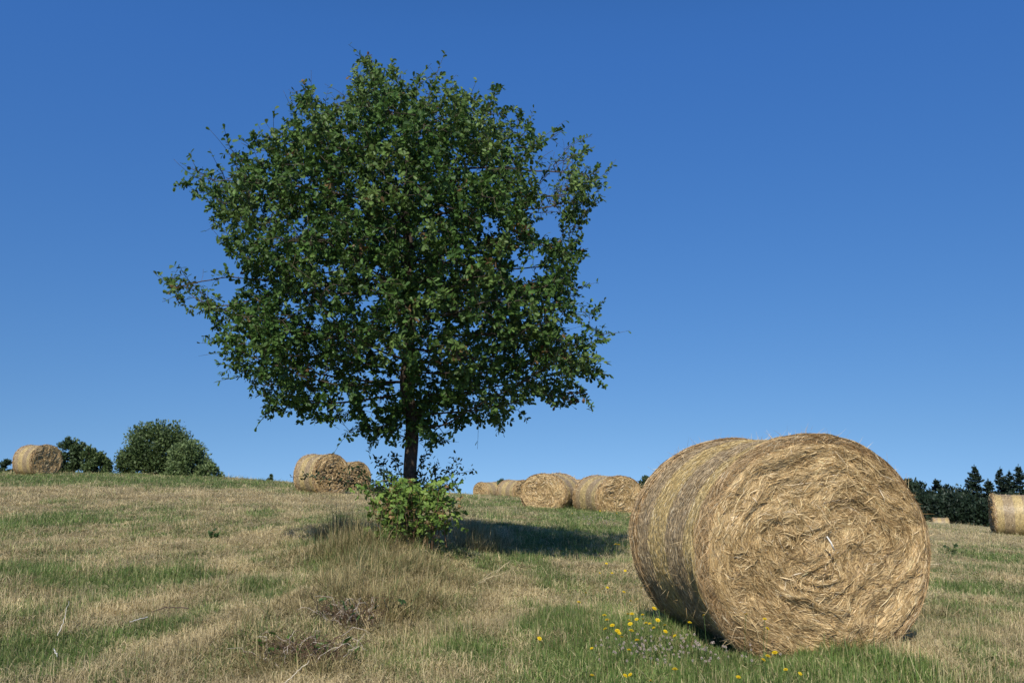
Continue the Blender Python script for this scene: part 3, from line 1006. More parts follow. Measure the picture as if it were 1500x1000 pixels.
    def rosette(src, per, spread, twl):
        # a short spur grows from the node, leaves sit along it and at its end
        m = len(src)
        d = norm(dirv[src] + r.normal(size=(m, 3)) * spread + np.array([0, 0, .1]))
        ln = twl * (.5 + r.random(m))
        e2 = P[src] + d * ln[:, None]
        mid = P[src] + d * ln[:, None] * .5 + r.normal(size=(m, 3)) * .008
        Pt = np.stack([P[src], mid, e2], 1)
        S = norm(np.cross(np.gradient(Pt, axis=1), norm(r.normal(size=(m, 3)))[:, None, :]))
        ribbons(twig, Pt - off, np.full(m, .005), S, np.tile([.09, .075, .045], (m, 1)), False)
        k = per
        s = np.repeat(np.arange(m), k)
        t = 1 - r.random(len(s)) ** 2.4 * .9
        LP.append(P[src][s] + (d * ln[:, None])[s] * t[:, None])
        LD.append(norm(d[s] * .45 + norm(np.cross(d[s], r.normal(size=(len(s), 3)))) * .9)); LN.append(norm(d[s] * .7 + np.array([-.1, -.3, .75])))
    rosette(tips, 11, .35, .12)
    rosette(tips, 8, .9, .12)
    th1 = thin[r.random(len(thin)) < .95]
    rosette(th1, 9, 1.0, .15)
    rosette(th1, 8, 1.2, .13)
    nsp = sum(len(q) for q in LP)
    # slender sprigs that break the outline
    c3 = np.array([c[0], TREE_Y, c[1]])
    rel = (P[tips] - c3) / np.array([3, 2.8, 2.9])
    outer = tips[np.linalg.norm(rel, axis=1) > .72]
    for i in outer[r.random(len(outer)) < .7]:
        u0 = norm(P[i] - c3) * .6 + dirv[i] * .5 + np.array([0, 0, .35]) + r.normal(size=3) * .35
        u0 = norm(u0); ln = .16 + .34 * r.random() ** 1.3
        t = np.linspace(0, 1, 6)[:, None]
        cur = P[i] + u0 * ln * t + r.normal(size=3) * .08 * t ** 2
        tube(twig, cur - off, np.linspace(.004, .002, 6), (.09, .075, .045), 3)
        m = int(12 + 42 * ln)
        tt = r.random(m); kk = np.clip((tt * 5).astype(int), 0, 4)
        LP.append(cur[kk] + (cur[kk + 1] - cur[kk]) * (tt * 5 - kk)[:, None]); LD.append(norm(u0 * .6 + r.normal(size=(m, 3)) * .8)); LN.append(np.tile(norm(np.array([-.1, -.3, .9])), (m, 1)))
    pos = np.concatenate(LP); dr = np.concatenate(LD); ln_ = np.concatenate(LN)
    pr = np.stack([pos[:, 0] / pos[:, 1] * TREE_Y, (pos[:, 2] - EYE) / pos[:, 1] * TREE_Y + EYE], -1)
    kp = np.ones(len(pos), bool)
    for (hx, hy, hr) in hol:
        d = ray(hx, hy)
        kp &= ~((np.hypot(pr[:, 0] - d[0] * TREE_Y, pr[:, 1] - (EYE + d[2] * TREE_Y)) < hr * .7) & (r.random(len(pos)) < .75))
    she = np.linalg.norm((pos - c3) / np.array([2.9, 2.7, 2.8]), axis=1)
    kp &= ~((she > .86) & (np.arange(len(pos)) < nsp) & (r.random(len(pos)) < .35))
    xq = c[0] + (pr[:, 0] - c[0]) * .955; zq = c[1] + (pr[:, 1] - c[1]) * .955
    kp &= in_poly(xq, zq, full) | (r.random(len(pos)) < .25)
    pos, dr, ln_ = pos[kp], dr[kp], ln_[kp]
    N = len(pos)
    print('OAK leaves', N)
    dr[:, 2] -= .15; dr = norm(dr)
    nr = norm(r.normal(size=(N, 3)) * .42 + ln_)
    X = norm(np.cross(dr, nr)); Z = np.cross(X, dr)
    size = .050 + .038 * r.random(N)
    q = r.random(N)[:, None]
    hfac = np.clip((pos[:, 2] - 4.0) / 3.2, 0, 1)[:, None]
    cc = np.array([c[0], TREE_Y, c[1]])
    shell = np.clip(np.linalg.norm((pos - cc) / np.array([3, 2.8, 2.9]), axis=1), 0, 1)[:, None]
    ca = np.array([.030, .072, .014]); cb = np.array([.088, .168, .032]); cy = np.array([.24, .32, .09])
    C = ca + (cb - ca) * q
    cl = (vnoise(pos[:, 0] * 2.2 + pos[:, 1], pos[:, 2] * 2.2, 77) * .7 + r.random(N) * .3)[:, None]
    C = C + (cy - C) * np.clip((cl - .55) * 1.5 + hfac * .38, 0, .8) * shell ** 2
    red = (vnoise(pos[:, 0] * 5 + pos[:, 1] * 2, pos[:, 2] * 5, 91) > .87) & (r.random(N) < .35) & (shell[:, 0] > .5)
    C[red] = np.array([.16, .10, .04])
    C = C * (.8 + .4 * r.random((N, 1)))
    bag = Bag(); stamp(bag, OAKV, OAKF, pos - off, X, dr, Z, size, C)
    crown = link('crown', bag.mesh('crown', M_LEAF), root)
    link('twigs', twig.mesh('twigs', M_BARK), root)

    # basal shoots: leafy twigs spreading low round the trunk
    sh = Bag(); sl = Bag(); wood = Bag()
    shoots = [((590, 735), (520, 700), (425, 697)), ((590, 735), (540, 690), (470, 692)), ((588, 740), (545, 700), (510, 680)), ((592, 730), (565, 690), (548, 668)), ((596, 720), (585, 690), (576, 665)),
              ((605, 725), (640, 700), (692, 689)), ((606, 730), (645, 715), (668, 672)), ((605, 735), (635, 700), (640, 676)), ((604, 715), (612, 685), (626, 662)), ((606, 740), (650, 730), (668, 738)),
              ((596, 740), (560, 715), (520, 712)), ((600, 740), (575, 705), (556, 690)), ((605, 735), (620, 705), (618, 690)), ((600, 742), (585, 715), (575, 700)), ((606, 742), (640, 722), (655, 712)), ((596, 735), (540, 708), (495, 706)),
              ((596, 745), (565, 728), (548, 716)), ((602, 745), (625, 725), (640, 712)), ((598, 745), (590, 728), (585, 712)), ((600, 745), (612, 722), (608, 706))]
    for (a, b, e_) in shoots:
        dep = r.normal(size=3) * np.array([0, .2, .35])
        pp = []
        for (q_, dd) in zip((a, b, e_), dep):
            d = ray(*q_); yy = TREE_Y + dd; pp.append(np.array([d[0] * yy, yy, EYE + d[2] * yy]))
        t = np.linspace(0, 1, 14)[:, None]
        cur = (1 - t) ** 2 * pp[0] + 2 * t * (1 - t) * pp[1] + t ** 2 * pp[2] + r.normal(size=(14, 3)) * .008
        tube(wood, cur - off, np.linspace(.009, .0025, 14), (.06, .045, .03), 4)
        nlv = 60 if e_[0] < 520 else 85
        tt = r.random(nlv) ** .8
        k = np.clip((tt * 13).astype(int), 0, 12)
        pos = cur[k] + (cur[k + 1] - cur[k]) * (tt * 13 - k)[:, None] + r.normal(size=(nlv, 3)) * .035
        X, D, Z = frames(nlv, 1.0, r=r)
        C = np.array([.035, .06, .022]) * (.7 + .7 * r.random((nlv, 1)))
        stamp(sl, PLV, PLF, pos - off, X, D, Z, .045 + .03 * r.random(nlv), C)
    bs = link('basal_shoots', wood.mesh('basal_shoots', M_BARK), root)
    link('shoot_leaves', sl.mesh('shoot_leaves', M_LEAF), bs)


build_oak()


# ------------------------------------------------------------------ brambles
def three_leaf(bag, pos, r, size, C):
    """three toothed leaflets per stalk"""
    n = len(pos)
    X, D, Z = frames(n, 1.2, out=np.array([0, -.5, 0]), r=r)
    for ang in (-1.15, 0, 1.15):
        d2 = D * math.cos(ang) + X * math.sin(ang); x2 = X * math.cos(ang) - D * math.sin(ang)
        stamp(bag, BRV, BRF, pos, x2, d2, Z, size, C * (.9 + .2 * r.random((n, 1))))


BRV = []
for sx in (-1, 1):
    for (hx, hy) in [(0, .03), (.2, .12), (.3, .28), (.27, .34), (.36, .48), (.27, .6), (.26, .72), (.14, .82), (0, 1.02)]:
        BRV.append((sx * hx, hy, abs(hx) * .3 - .12 * (hy - .4) ** 2))
BRV = np.array(BRV); BRF = [list(range(8, -1, -1)), list(range(9, 18))]


def build_bramble():
    r = np.random.default_rng(9)
    gx, gy = ground_hit(605, 792)
    gy = TREE_Y - .85; gx = ray(605, 790)[0] * gy
    gz = float(terrain(gx, gy)); off = np.array([gx, gy, gz])
    root = link('bramble_bush', None, loc=tuple(off))
    tag(root, 'bright green bramble bush growing round the foot of the oak', 'bush')
    canes = Bag(); lv = Bag()
    for k in range(58):
        az = r.random() * 2 * PI; reach = .12 + .42 * r.random() ** .8
        h = (.22 + .74 * r.random()) * (1 - .25 * reach)
        t = np.linspace(0, 1, 12)[:, None]
        b0 = np.array([r.normal() * .27, r.normal() * .2 - .12, -.05])
        tip = np.array([reach * math.cos(az) * 1.15, reach * math.sin(az) * .7, 0])
        cur = b0 + tip * t + np.array([0, 0, 1]) * h * np.sin(np.clip(t * 2.2, 0, 2.6)) * 1.0
        cur += r.normal(size=(12, 3)) * .012
        tube(canes, cur, np.linspace(.006, .0025, 12), (.16, .10, .05), 4)
        m = 22
        tt = .2 + .8 * r.random(m); kk = np.clip((tt * 11).astype(int), 0, 10)
        pos = cur[kk] + (cur[kk + 1] - cur[kk]) * (tt * 11 - kk)[:, None] + r.normal(size=(m, 3)) * .05
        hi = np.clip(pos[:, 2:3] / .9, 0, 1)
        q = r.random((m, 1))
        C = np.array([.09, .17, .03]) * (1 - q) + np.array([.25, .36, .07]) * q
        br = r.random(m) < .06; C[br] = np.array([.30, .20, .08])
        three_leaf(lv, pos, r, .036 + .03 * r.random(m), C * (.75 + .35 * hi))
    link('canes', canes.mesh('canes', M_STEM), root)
    link('leaves', lv.mesh('leaves', M_BRAMBLE), root)


build_bramble()


def leafy_clump(name, px, py, label, cat, n_canes, h, spread, n_leaf, leaf, c_leaf, c_cane, seed, tall=None, thick=.004, dead=False):
    r = np.random.default_rng(seed)
    gx, gy = ground_hit(px, py); gz = float(terrain(gx, gy))
    root = link(name, None, loc=(gx, gy, gz)); tag(root, label, cat)
    cb = Bag(); lb = Bag()
    for k in range(n_canes):
        az = r.random() * 2 * PI; re = spread * (.3 + .8 * r.random()); hh = h * (.35 + .75 * r.random())
        t = np.linspace(0, 1, 10)[:, None]
        b0 = np.array([r.normal() * spread * (.42 if dead else .35), r.normal() * spread * .3, -.02])
        cur = b0 + np.array([re * math.cos(az), re * math.sin(az) * .5, 0]) * t + np.array([0, 0, hh]) * np.sin(t * (1.2 + r.random() * 1.2))
        cur += r.normal(size=(10, 3)) * .008
        cc_ = np.array(c_cane) * (.5 + .9 * r.random())
        if dead and r.random() < .22:
            cc_ = np.array([.50, .43, .34]) * (.6 + .6 * r.random())
        tube(cb, cur, np.linspace(thick, thick * .5, 10), cc_, 4)
        m = max(1, n_leaf // n_canes)
        if r.random() < (.22 if dead else .8):
            tt = .25 + .75 * r.random(m); kk = np.clip((tt * 9).astype(int), 0, 8)
            pos = cur[kk] + r.normal(size=(m, 3)) * .015
            three_leaf(lb, pos, r, leaf * (.6 + .7 * r.random(m)), np.array(c_leaf) * (.7 + .7 * r.random((m, 1))))
    link('stems', cb.mesh('stems', M_STEM), root)
    link('leaves', lb.mesh('leaves', M_BRAMBLE), root)
    return root


leafy_clump('bramble_regrowth', 505, 912, 'low dead bramble patch with dark twigs and a few green leaves, farther of two', 'brambles', 120, .2, .30, 130, .036, (.06, .12, .03), (.11, .07, .04), 3, thick=.0026, dead=True)
leafy_clump('bramble_regrowth', 438, 966, 'tangle of dead bramble stems near the lower edge with one broad green leaf', 'brambles', 150, .17, .32, 110, .042, (.08, .15, .03), (.12, .075, .045), 4, thick=.0026, dead=True)
leafy_clump('weed', 316, 790, 'small dark leafy weed alone in the dry grass on the left', 'weed', 7, .18, .10, 30, .055, (.05, .10, .03), (.08, .09, .03), 5, thick=.003)
leafy_clump('weed', 532, 838, 'low leafy weed in front of the tall grass at the oak foot', 'weed', 8, .12, .16, 30, .04, (.07, .11, .035), (.10, .10, .04), 6, thick=.003)
leafy_clump('weed', 1395, 815, 'dark broad leaved weed in the field right of the foreground bale', 'weed', 6, .2, .12, 26, .06, (.05, .09, .03), (.08, .08, .03), 7, thick=.003)
leafy_clump('weed', 1275, 948, 'little round leaved weed growing at the right foot of the foreground bale', 'weed', 7, .10, .12, 24, .04, (.05, .12, .03), (.08, .1, .03), 8, thick=.003)
leafy_clump('weed', 1192, 945, 'small dark weed growing under the middle of the foreground bale end', 'weed', 7, .10, .10, 24, .036, (.04, .09, .025), (.08, .1, .03), 9, thick=.003)


# bleached stalks and twigs on the grass
def stalks(name, label, cat, pts_list, rad, col, h=.04):
    bag = Bag(); first = None
    for pts in pts_list:
        pp = []
        for (px, py, hh) in pts:
            x, y = ground_hit(px, py, hh); pp.append((x, y, float(terrain(x, y)) + hh))
        pp = np.array(pp)
        if first is None: first = pp[0].copy()
        t = np.linspace(0, len(pp) - 1, 4 * len(pp))
        cur = np.stack([np.interp(t, np.arange(len(pp)), pp[:, k]) for k in range(3)], -1)
        cur[1:-1] += rng.normal(size=(len(cur) - 2, 3)) * .004
        tube(bag, cur - first, np.linspace(rad, rad * .6, len(cur)), col, 5)
    o = link(name, bag.mesh(name, M_STEM), loc=tuple(first))
    tag(o, label, cat)


stalks('straw_stalks', 'bundle of long pale straw stalks leaning right of the oak mound', 'straw', [[(688, 862, .03), (720, 840, .12), (748, 822, .22)], [(690, 860, .03), (715, 847, .1), (742, 838, .16)], [(694, 862, .02), (725, 842, .1), (738, 828, .2)], [(686, 858, .03), (712, 846, .1), (730, 842, .14)]], .005, (.50, .42, .24))
stalks('fallen_twig', 'thin dark twig with a bleached end lying on the dry grass', 'twig', [[(276, 891, .09), (245, 889, .10), (222, 896, .08)]], .005, (.10, .07, .05))
stalks('bleached_stick', 'short bleached white stick lying left of the dark twig', 'stick', [[(216, 904, .09), (190, 911, .09)]], .005, (.55, .52, .45))
stalks('bleached_stick', 'long bent white stalk standing in the grass near the left edge', 'stick', [[(84, 931, .05), (93, 910, .12), (101, 880, .2)]], .004, (.5, .46, .36))
stalks('bleached_stick', 'tiny white curl of stalk near the lower left corner', 'stick', [[(84, 962, .05), (79, 950, .08)]], .005, (.6, .57, .5))
stalks('straw_stalks', 'two straight tan stalks standing up out of the dead brambles', 'straw', [[(538, 922, .02), (527, 895, .12), (518, 870, .24)], [(542, 924, .02), (533, 900, .1), (524, 880, .2)]], .005, (.36, .28, .15))
stalks('straw_stalk', 'long pale stalk slanting up from the bottom edge below the brambles', 'straw', [[(415, 1002, .06), (435, 985, .10), (453, 967, .15)]], .004, (.6, .52, .36))
stalks('dead_twig', 'dark dead twig standing upright at the back of the bramble patch', 'twig', [[(470, 905, .02), (462, 885, .1), (455, 868, .2)], [(466, 894, .06), (462, 874, .17)]], .0045, (.07, .05, .04))
stalks('dead_twig', 'dark forked dead twig poking out of the nearer bramble tangle', 'twig', [[(462, 958, .03), (472, 948, .08), (484, 938, .13)], [(470, 950, .07), (462, 942, .11)]], .0045, (.07, .05, .04))


# ------------------------------------------------------------------ shrubs and far trees
def shrub(px, D, w, h, label, n_leaf, leaf, ca, cb, seed, blobs=None, sink=.3, name='shrub', cat='shrub', group=None, top=None, upright=.4):
    """w, h in metres; top = picture row of the top, used to set the height of the foot"""
    r = np.random.default_rng(seed)
    x = ray(px, 700)[0] * D
    if top is not None:
        z0 = EYE + ray(px, top)[2] * D - h
    else:
        z0 = float(terrain(x, D)) - sink
    zt = float(terrain(x, D))
    root = link(name, None, loc=(x, D, min(z0, zt))); tag(root, label, cat, group)
    dz = z0 - min(z0, zt)
    blobs = blobs or [(0, 0, .5, 1, 1)]
    bag = Bag(); wood = Bag()
    wsum = sum(b[3] * b[4] for b in blobs)
    for (bx, by, bz, bw, bh) in blobs:
        cen = np.array([bx * w / 2, by * w / 2, bz * h + dz])
        ext = np.array([bw * w / 2, bw * w / 2.2, bh * h / 2])
        ncl = max(8, int(n_leaf * bw * bh / wsum / 55))
        u = norm(r.normal(size=(ncl, 3)))
        rr = (.55 + .45 * r.random(ncl) ** .5)
        lump = 1 + .25 * (r.random(ncl) - .5)
        cc = cen + u * ext * (rr * lump)[:, None] * .9
        m = 110
        s = np.repeat(np.arange(ncl), m)
        sz = min(ext) * .15
        pos = cc[s] + np.clip(r.normal(size=(len(s), 3)), -1.7, 1.7) * sz * np.array([1, 1, 1.25])
        pos[:, 2] = np.maximum(pos[:, 2], .02)
        X, Dd, Z = frames(len(s), .6, out=u[s] * .8 + np.array([0, 0, upright]), r=r)
        q = (r.random(ncl)[s] * .6 + r.random(len(s)) * .4)[:, None]
        C = np.array(ca) * (1 - q) + np.array(cb) * q
        stamp(bag, PLV, PLF, pos, X, Dd, Z, leaf * (.7 + .6 * r.random(len(s))), C)
        # stems inside
        for k in range(4):
            tgt = cc[r.integers(ncl)]
            b0 = np.array([r.normal() * .1, r.normal() * .1, -.3])
            t = np.linspace(0, 1, 6)[:, None]
            cur = b0 + (tgt - b0) * t + np.array([0, 0, .15 * h]) * np.sin(t * PI)
            tube(wood, cur, np.linspace(.02 * h, .008 * h, 6), (.07, .055, .04), 5)
    link('crown', bag.mesh('crown', M_SHRUB), root)
    link('stems', wood.mesh('stems', M_BARK), root)
    return root


shrub(235, 47.5, 4.0, 3.2, 'largest round dark green shrub on the hill crest', 13000, .13, (.028, .055, .016), (.13, .18, .06), 101, [(-.05, 0, .55, .88, .9), (-.55, -.1, .36, .55, .65), (.4, 0, .52, .6, .72)], top=622)
shrub(282, 45.0, 2.6, 2.5, 'pale green shrub leaning on the right side of the largest round shrub', 6500, .14, (.06, .10, .028), (.20, .26, .10), 102, [(-.1, 0, .5, .8, .9), (.55, 0, .28, .55, .5), (-.5, -.1, .3, .6, .6)], top=642, upright=.9)
shrub(103, 45.5, 1.4, 2.1, 'dark upright shrub right beside the bale on the crest', 3600, .13, (.026, .05, .018), (.10, .145, .055), 103, [(-.2, 0, .5, .9, .9), (.45, 0, .6, .5, .75)], top=640, upright=.9)
shrub(138, 44.5, 1.45, 1.45, 'lower mid green shrub with feathery shoots between two taller shrubs', 2900, .13, (.04, .07, .02), (.14, .19, .065), 104, [(-.4, 0, .55, .7, .9), (.3, 0, .4, .9, .7)], top=656, upright=1)
shrub(8, 46.5, .8, .7, 'tiny dark shrub at the very left edge of the crest', 600, .13, (.025, .045, .02), (.07, .11, .05), 105, top=675, upright=.8)
shrub(395, 47, .2, .5, 'tiny lone seedling shrub on the bare skyline left of the oak', 160, .10, (.05, .08, .05), (.10, .15, .08), 106, top=694, upright=1)
shrub(735, 56, 1.4, 1.5, 'dark bush behind the gap between two middle bales', 1800, .16, (.025, .045, .022), (.06, .10, .04), 107, [(0, 0, .5, .9, 1), (.3, 0, .6, .5, .8)], top=703, upright=1)
shrub(947, 50, 1.0, 1.4, 'dark bush peeping out between the distant bale and the foreground bale', 1200, .15, (.025, .045, .022), (.06, .10, .045), 108, top=699, upright=1)
shrub(668, 62, .9, .5, 'low dark bush on the skyline just right of the bramble', 400, .14, (.03, .05, .03), (.07, .10, .05), 109, top=724, upright=.6)


def conifer(px, D, top, h, w, label, seed, cols=((.012, .024, .014), (.035, .06, .032))):
    r = np.random.default_rng(seed)
    x = ray(px, 700)[0] * D; z0 = EYE + ray(px, top)[2] * D - h
    root = link('conifer_tree', None, loc=(x, D, z0)); tag(root, label, 'conifer', None)
    tr = Bag(); tube(tr, [(0, 0, 0), (.02, 0, h * .5), (0, .02, h * .97)], [.16, .1, .015], (.07, .05, .04), 6)
    link('trunk', tr.mesh('trunk', M_BARK), root)
    bag = Bag(); wood = Bag()
    z = .08 * h
    while z < h * .985:
        f = 1 - z / h
        nb = int(4 + 7 * f)
        for k in range(nb):
            az = r.random() * 2 * PI
            ln = (w / 2) * 1.25 * (f ** .85) * (.5 + .7 * r.random()) + .05
            m = int(8 + 130 * ln)
            t = r.random(m)
            d = np.array([math.cos(az), math.sin(az), 0]); sd = np.array([-math.sin(az), math.cos(az), 0])
            droop = -.25 * t * ln * f + .12 * ln * t ** 3 + .25 * ln * (1 - f) * t
            wdt = (1 - t * .8) * ln * .28
            pos = d * (t * ln)[:, None] + sd * (r.normal(size=m) * wdt * .6)[:, None]
            pos[:, 2] = z + droop + r.normal(size=m) * .035
            X, Dd, Z = frames(m, 1.4, out=d * 1.6, r=r)
            q = r.random((m, 1))
            stamp(bag, PLV, PLF, pos, X, Dd, Z, .10 + .12 * r.random(m), np.array(cols[0]) * (1 - q) + np.array(cols[1]) * q)
        z += (.10 + .22 * f) * (h / 6) * (.8 + .4 * r.random())
    # leader
    pos = np.stack([r.normal(size=30) * .02, r.normal(size=30) * .02, h * (.93 + .09 * r.random(30))], -1)
    X, Dd, Z = frames(30, .2, out=np.array([0, 0, 1.2]), r=r)
    stamp(bag, PLV, PLF, pos, X, Dd, Z, np.full(30, .13), np.tile(cols[1], (30, 1)))
    link('crown', bag.mesh('crown', M_SHRUB), root)


WD = 100
dk = (.010, .020, .011); md = (.032, .055, .028)
conifer(1428, WD, 682, 9.0, 5.2, 'tallest pointed conifer in the dark wood, standing clear against the sky', 201)
conifer(1466, WD + 2, 686, 8.8, 4.6, 'conifer with a thin tip just left of the cut-off bale', 202)
conifer(1479, WD + 5, 690, 8.6, 4.0, 'conifer tip squeezed between two others above the cut-off bale', 203)
conifer(1493, WD, 682, 9.2, 5.0, 'conifer at the right edge of the photo above the cut-off bale', 204)
conifer(1528, WD, 678, 9.2, 5.4, 'conifer standing just beyond the right edge of the photo', 206)
conifer(1447, WD - 2, 703, 7.2, 4.4, 'lower conifer filling the gap right of the tallest one', 205)
shrub(1336, WD, 4.6, 6.2, 'dark leafy tree whose tip rises right beside the foreground bale', 4200, .36, dk, md, 210, [(0, 0, .45, .9, .9), (-.1, 0, .8, .4, .4)], top=700, name='dark_tree', cat='tree', upright=.8)
shrub(1372, WD + 1, 4.8, 6.0, 'dark tree with ragged sprouting top left of the tallest conifer', 4400, .36, dk, md, 211, [(0, 0, .42, .95, .85), (-.05, 0, .8, .35, .4), (.35, 0, .7, .35, .45)], top=706, name='dark_tree', cat='tree', upright=.9)
shrub(1402, WD - 1, 5.2, 5.6, 'round topped dark tree touching the left side of the tallest conifer', 4800, .36, dk, (.036, .06, .03), 212, [(-.1, 0, .45, .95, .95), (.3, 0, .6, .6, .7)], top=712, name='dark_tree', cat='tree', upright=.5)
shrub(1350, WD - 4, 5.6, 4.6, 'low dark bush along the wood edge nearest the foreground bale', 4200, .34, dk, md, 213, [(0, 0, .45, 1, 1)], top=722, name='wood_edge_bush', cat='bush', upright=.4)
shrub(1390, WD - 5, 5.6, 4.2, 'low dark bush of the wood edge below the round topped tree', 4200, .34, dk, md, 214, [(0, 0, .45, 1, 1)], top=726, name='wood_edge_bush', cat='bush', upright=.4)
shrub(1430, WD - 5, 5.6, 4.2, 'low dark bush at the foot of the tallest conifer', 4200, .34, dk, md, 215, [(0, 0, .45, 1, 1)], top=728, name='wood_edge_bush', cat='bush', upright=.4)
shrub(1480, WD - 4, 6.4, 4.6, 'low dark bush directly behind the cut-off bale', 4200, .34, dk, md, 216, [(0, 0, .45, 1, 1)], top=722, name='wood_edge_bush', cat='bush', upright=.4)
shrub(1310, WD - 1, 5.0, 5.2, 'dark tree of the wood mostly hidden by the foreground bale', 3200, .36, dk, md, 217, [(0, 0, .45, 1, 1)], top=716, name='dark_tree', cat='tree', upright=.5)
shrub(1540, WD - 3, 6.4, 5.0, 'low dark bush of the wood just beyond the right edge', 3600, .34, dk, md, 218, [(0, 0, .45, 1, 1)], top=722, name='wood_edge_bush', cat='bush', upright=.4)


# ------------------------------------------------------------------ flowers
def yellow_head():
    bag = Bag()
    n = 18
    for ring, (rr, up, sc) in enumerate(((.5, .10, 1.0), (.35, .28, .75), (.18, .40, .5))):
        az = np.arange(n) * 2 * PI / n + ring * .17
        d = np.stack([np.cos(az), np.sin(az), np.full(n, up)], -1); d = norm(d)
        X = np.stack([-np.sin(az), np.cos(az), 0 * az], -1); Z = np.cross(X, d)
        tv = np.array([(-.06, 0, 0), (.06, 0, 0), (.10, .9, 0), (.03, 1, 0), (-.03, 1, 0), (-.10, .9, 0)])
        stamp(bag, tv, [[0, 1, 2, 3, 4, 5]], np.zeros((n, 3)) + np.array([0, 0, .002 * ring]), X, d, Z, np.full(n, .016 * (1 - .22 * ring)), np.tile([.85, .62, .02], (n, 1)) * (1 - .12 * ring))
    return bag.mesh('flower_head', M_PETAL)


def stem_mesh(h, bend, col, rad=.0014):
    b = Bag(); t = np.linspace(0, 1, 6)
    tube(b, np.stack([bend * t ** 2, 0 * t, h * t], -1), rad, col, 4)
    tube(b, [(bend, 0, h - .010), (bend, 0, h - .001)], [.0028, .0045], (.05, .09, .02), 6)
    return b.mesh('stem', M_STEM)


_sc = 580 / 1500.0
fl = [(265, 187), (363, 181), (378, 176), (413, 184), (272, 233), (293, 203), (317, 225), (317, 252), (337, 242), (335, 268), (353, 216), (368, 204), (377, 199), (404, 197), (419, 214), (443, 214), (461, 200),
      (443, 229), (449, 160), (508, 226), (514, 246), (588, 208), (554, 266), (381, 245), (386, 278), (231, 306), (365, 318), (658, 185), (798, 179), (869, 200), (880, 234), (936, 325), (908, 343), (886, 354), (525, 391),
      (339, 415), (371, 413), (247, 409), (466, 431), (795, 424), (980, 391), (1001, 405), (43, 271), (195, 97), (265, 85), (291, 79), (352, 95), (190, 135), (375, 128), (253, 25), (312, 24), (341, 14), (410, 80)]
fl = [(780 + a * _sc, 830 + b * _sc) for a, b in fl] + [(892, 825), (899, 797), (909, 798), (838, 752), (878, 748), (893, 745), (905, 752)]
HEAD = yellow_head()
STEMS = [stem_mesh(h, b, (.07, .12, .03)) for h, b in ((.16, .02), (.22, -.03), (.28, .03), (.34, -.02))]
SH = [.16, .22, .28, .34]
SB = [.02, -.03, .03, -.02]


def c_in_bale(x, y, pad=.03):
    c, s_ = math.cos(-BALE_ROT), math.sin(-BALE_ROT)
    dx, dy = x - BALE_X, y - BALE_Y
    lx, ly = c * dx - s_ * dy, s_ * dx + c * dy
    return abs(lx) < .84 and -.12 - pad < ly < 1.5


for (px, py) in fl:
    k = int(rng.integers(0, 3))
    if px > 1010 and py < 925: k = 3
    x, y = ground_hit(px, py, SH[k])
    tries = 0
    while c_in_bale(x, y) and k < 3:
        k += 1; x, y = ground_hit(px, py, SH[k])
    if c_in_bale(x, y):
        y = BALE_Y - .32; x = ray(px, py)[0] * y
    z = float(terrain(x, y))
    rz = rng.random() * 2 * PI
    if y > 15:
        lab = 'small yellow flower far off in front of the distant bales'
    elif px > 1010:
        lab = 'small yellow flower in the green grass in front of the bale end'
    elif py > 960:
        lab = 'small yellow flower in the green grass near the bottom edge'
    elif py > 885:
        lab = 'small yellow flower in the dense patch at the left foot of the bale'
    else:
        lab = 'small yellow flower scattered in the dry grass left of the bale'
    root = link('yellow_flower', None, loc=(x, y, z), rot=(0, 0, rz))
    tag(root, lab, 'flower', lab.replace('small yellow flower', 'yellow flowers'))
    link('stem', STEMS[k], root)
    hd = link('flower_head', HEAD, root, loc=(SB[k], 0, SH[k]), rot=(rng.normal() * .25 + .35 * math.cos(rz), rng.normal() * .25 - .0, 0))
    sc_ = .7 + .45 * rng.random() if y < 12 else 2.0
    hd.scale = (sc_, sc_, sc_)


def clover_mesh(seed, h):
    r = np.random.default_rng(seed); b = Bag()
    t = np.linspace(0, 1, 4); tube(b, np.stack([.015 * t, 0 * t, h * t], -1), .0013, (.07, .12, .035), 4)
    n = 46
    u = norm(r.normal(size=(n, 3)) + np.array([0, 0, .35]))
    pos = u * .003 + np.array([.015, 0, h])
    X = norm(np.cross(u, r.normal(size=(n, 3)))); Z = np.cross(X, u)
    q = r.random((n, 1))
    C = np.array([.62, .57, .50]) * (1 - q) + np.array([.46, .33, .27]) * q
    tv = np.array([(-.12, 0, 0), (.12, 0, 0), (.18, .7, .05), (0, 1, 0), (-.18, .7, .05)])
    stamp(b, tv, [[0, 1, 2, 3, 4]], pos, X, u, Z, np.full(n, .0064), C)
    return b.mesh('clover_flower', M_PETAL)


CL = [clover_mesh(i, h) for i, h in enumerate((.05, .07, .09, .12))]
cpts = []
while len(cpts) < 110:
    px = 962 + rng.normal() * 50; py = 946 + rng.normal() * 11
    if 870 < px < 1050 and 915 < py < 975: cpts.append((px, py))
for _ in range(26):
    cpts.append((1060 + rng.normal() * 28, 956 + rng.normal() * 5))
for _ in range(14):
    cpts.append((1010 + rng.normal() * 12, 930 + rng.normal() * 5))
for (px, py) in cpts:
    k = int(rng.integers(0, 4))
    x, y = ground_hit(px, py, .08)
    if c_in_bale(x, y, .0): continue
    o = link('clover_flower', CL[k], loc=(x, y, float(terrain(x, y))), rot=(rng.normal() * .12, rng.normal() * .12, rng.random() * 6.28))
    lab = 'whitish pink clover flower in the patch at the left foot of the bale' if px < 1035 else 'whitish pink clover flower just below the bale end'
    tag(o, lab, 'clover', lab.replace('flower', 'flowers', 1))
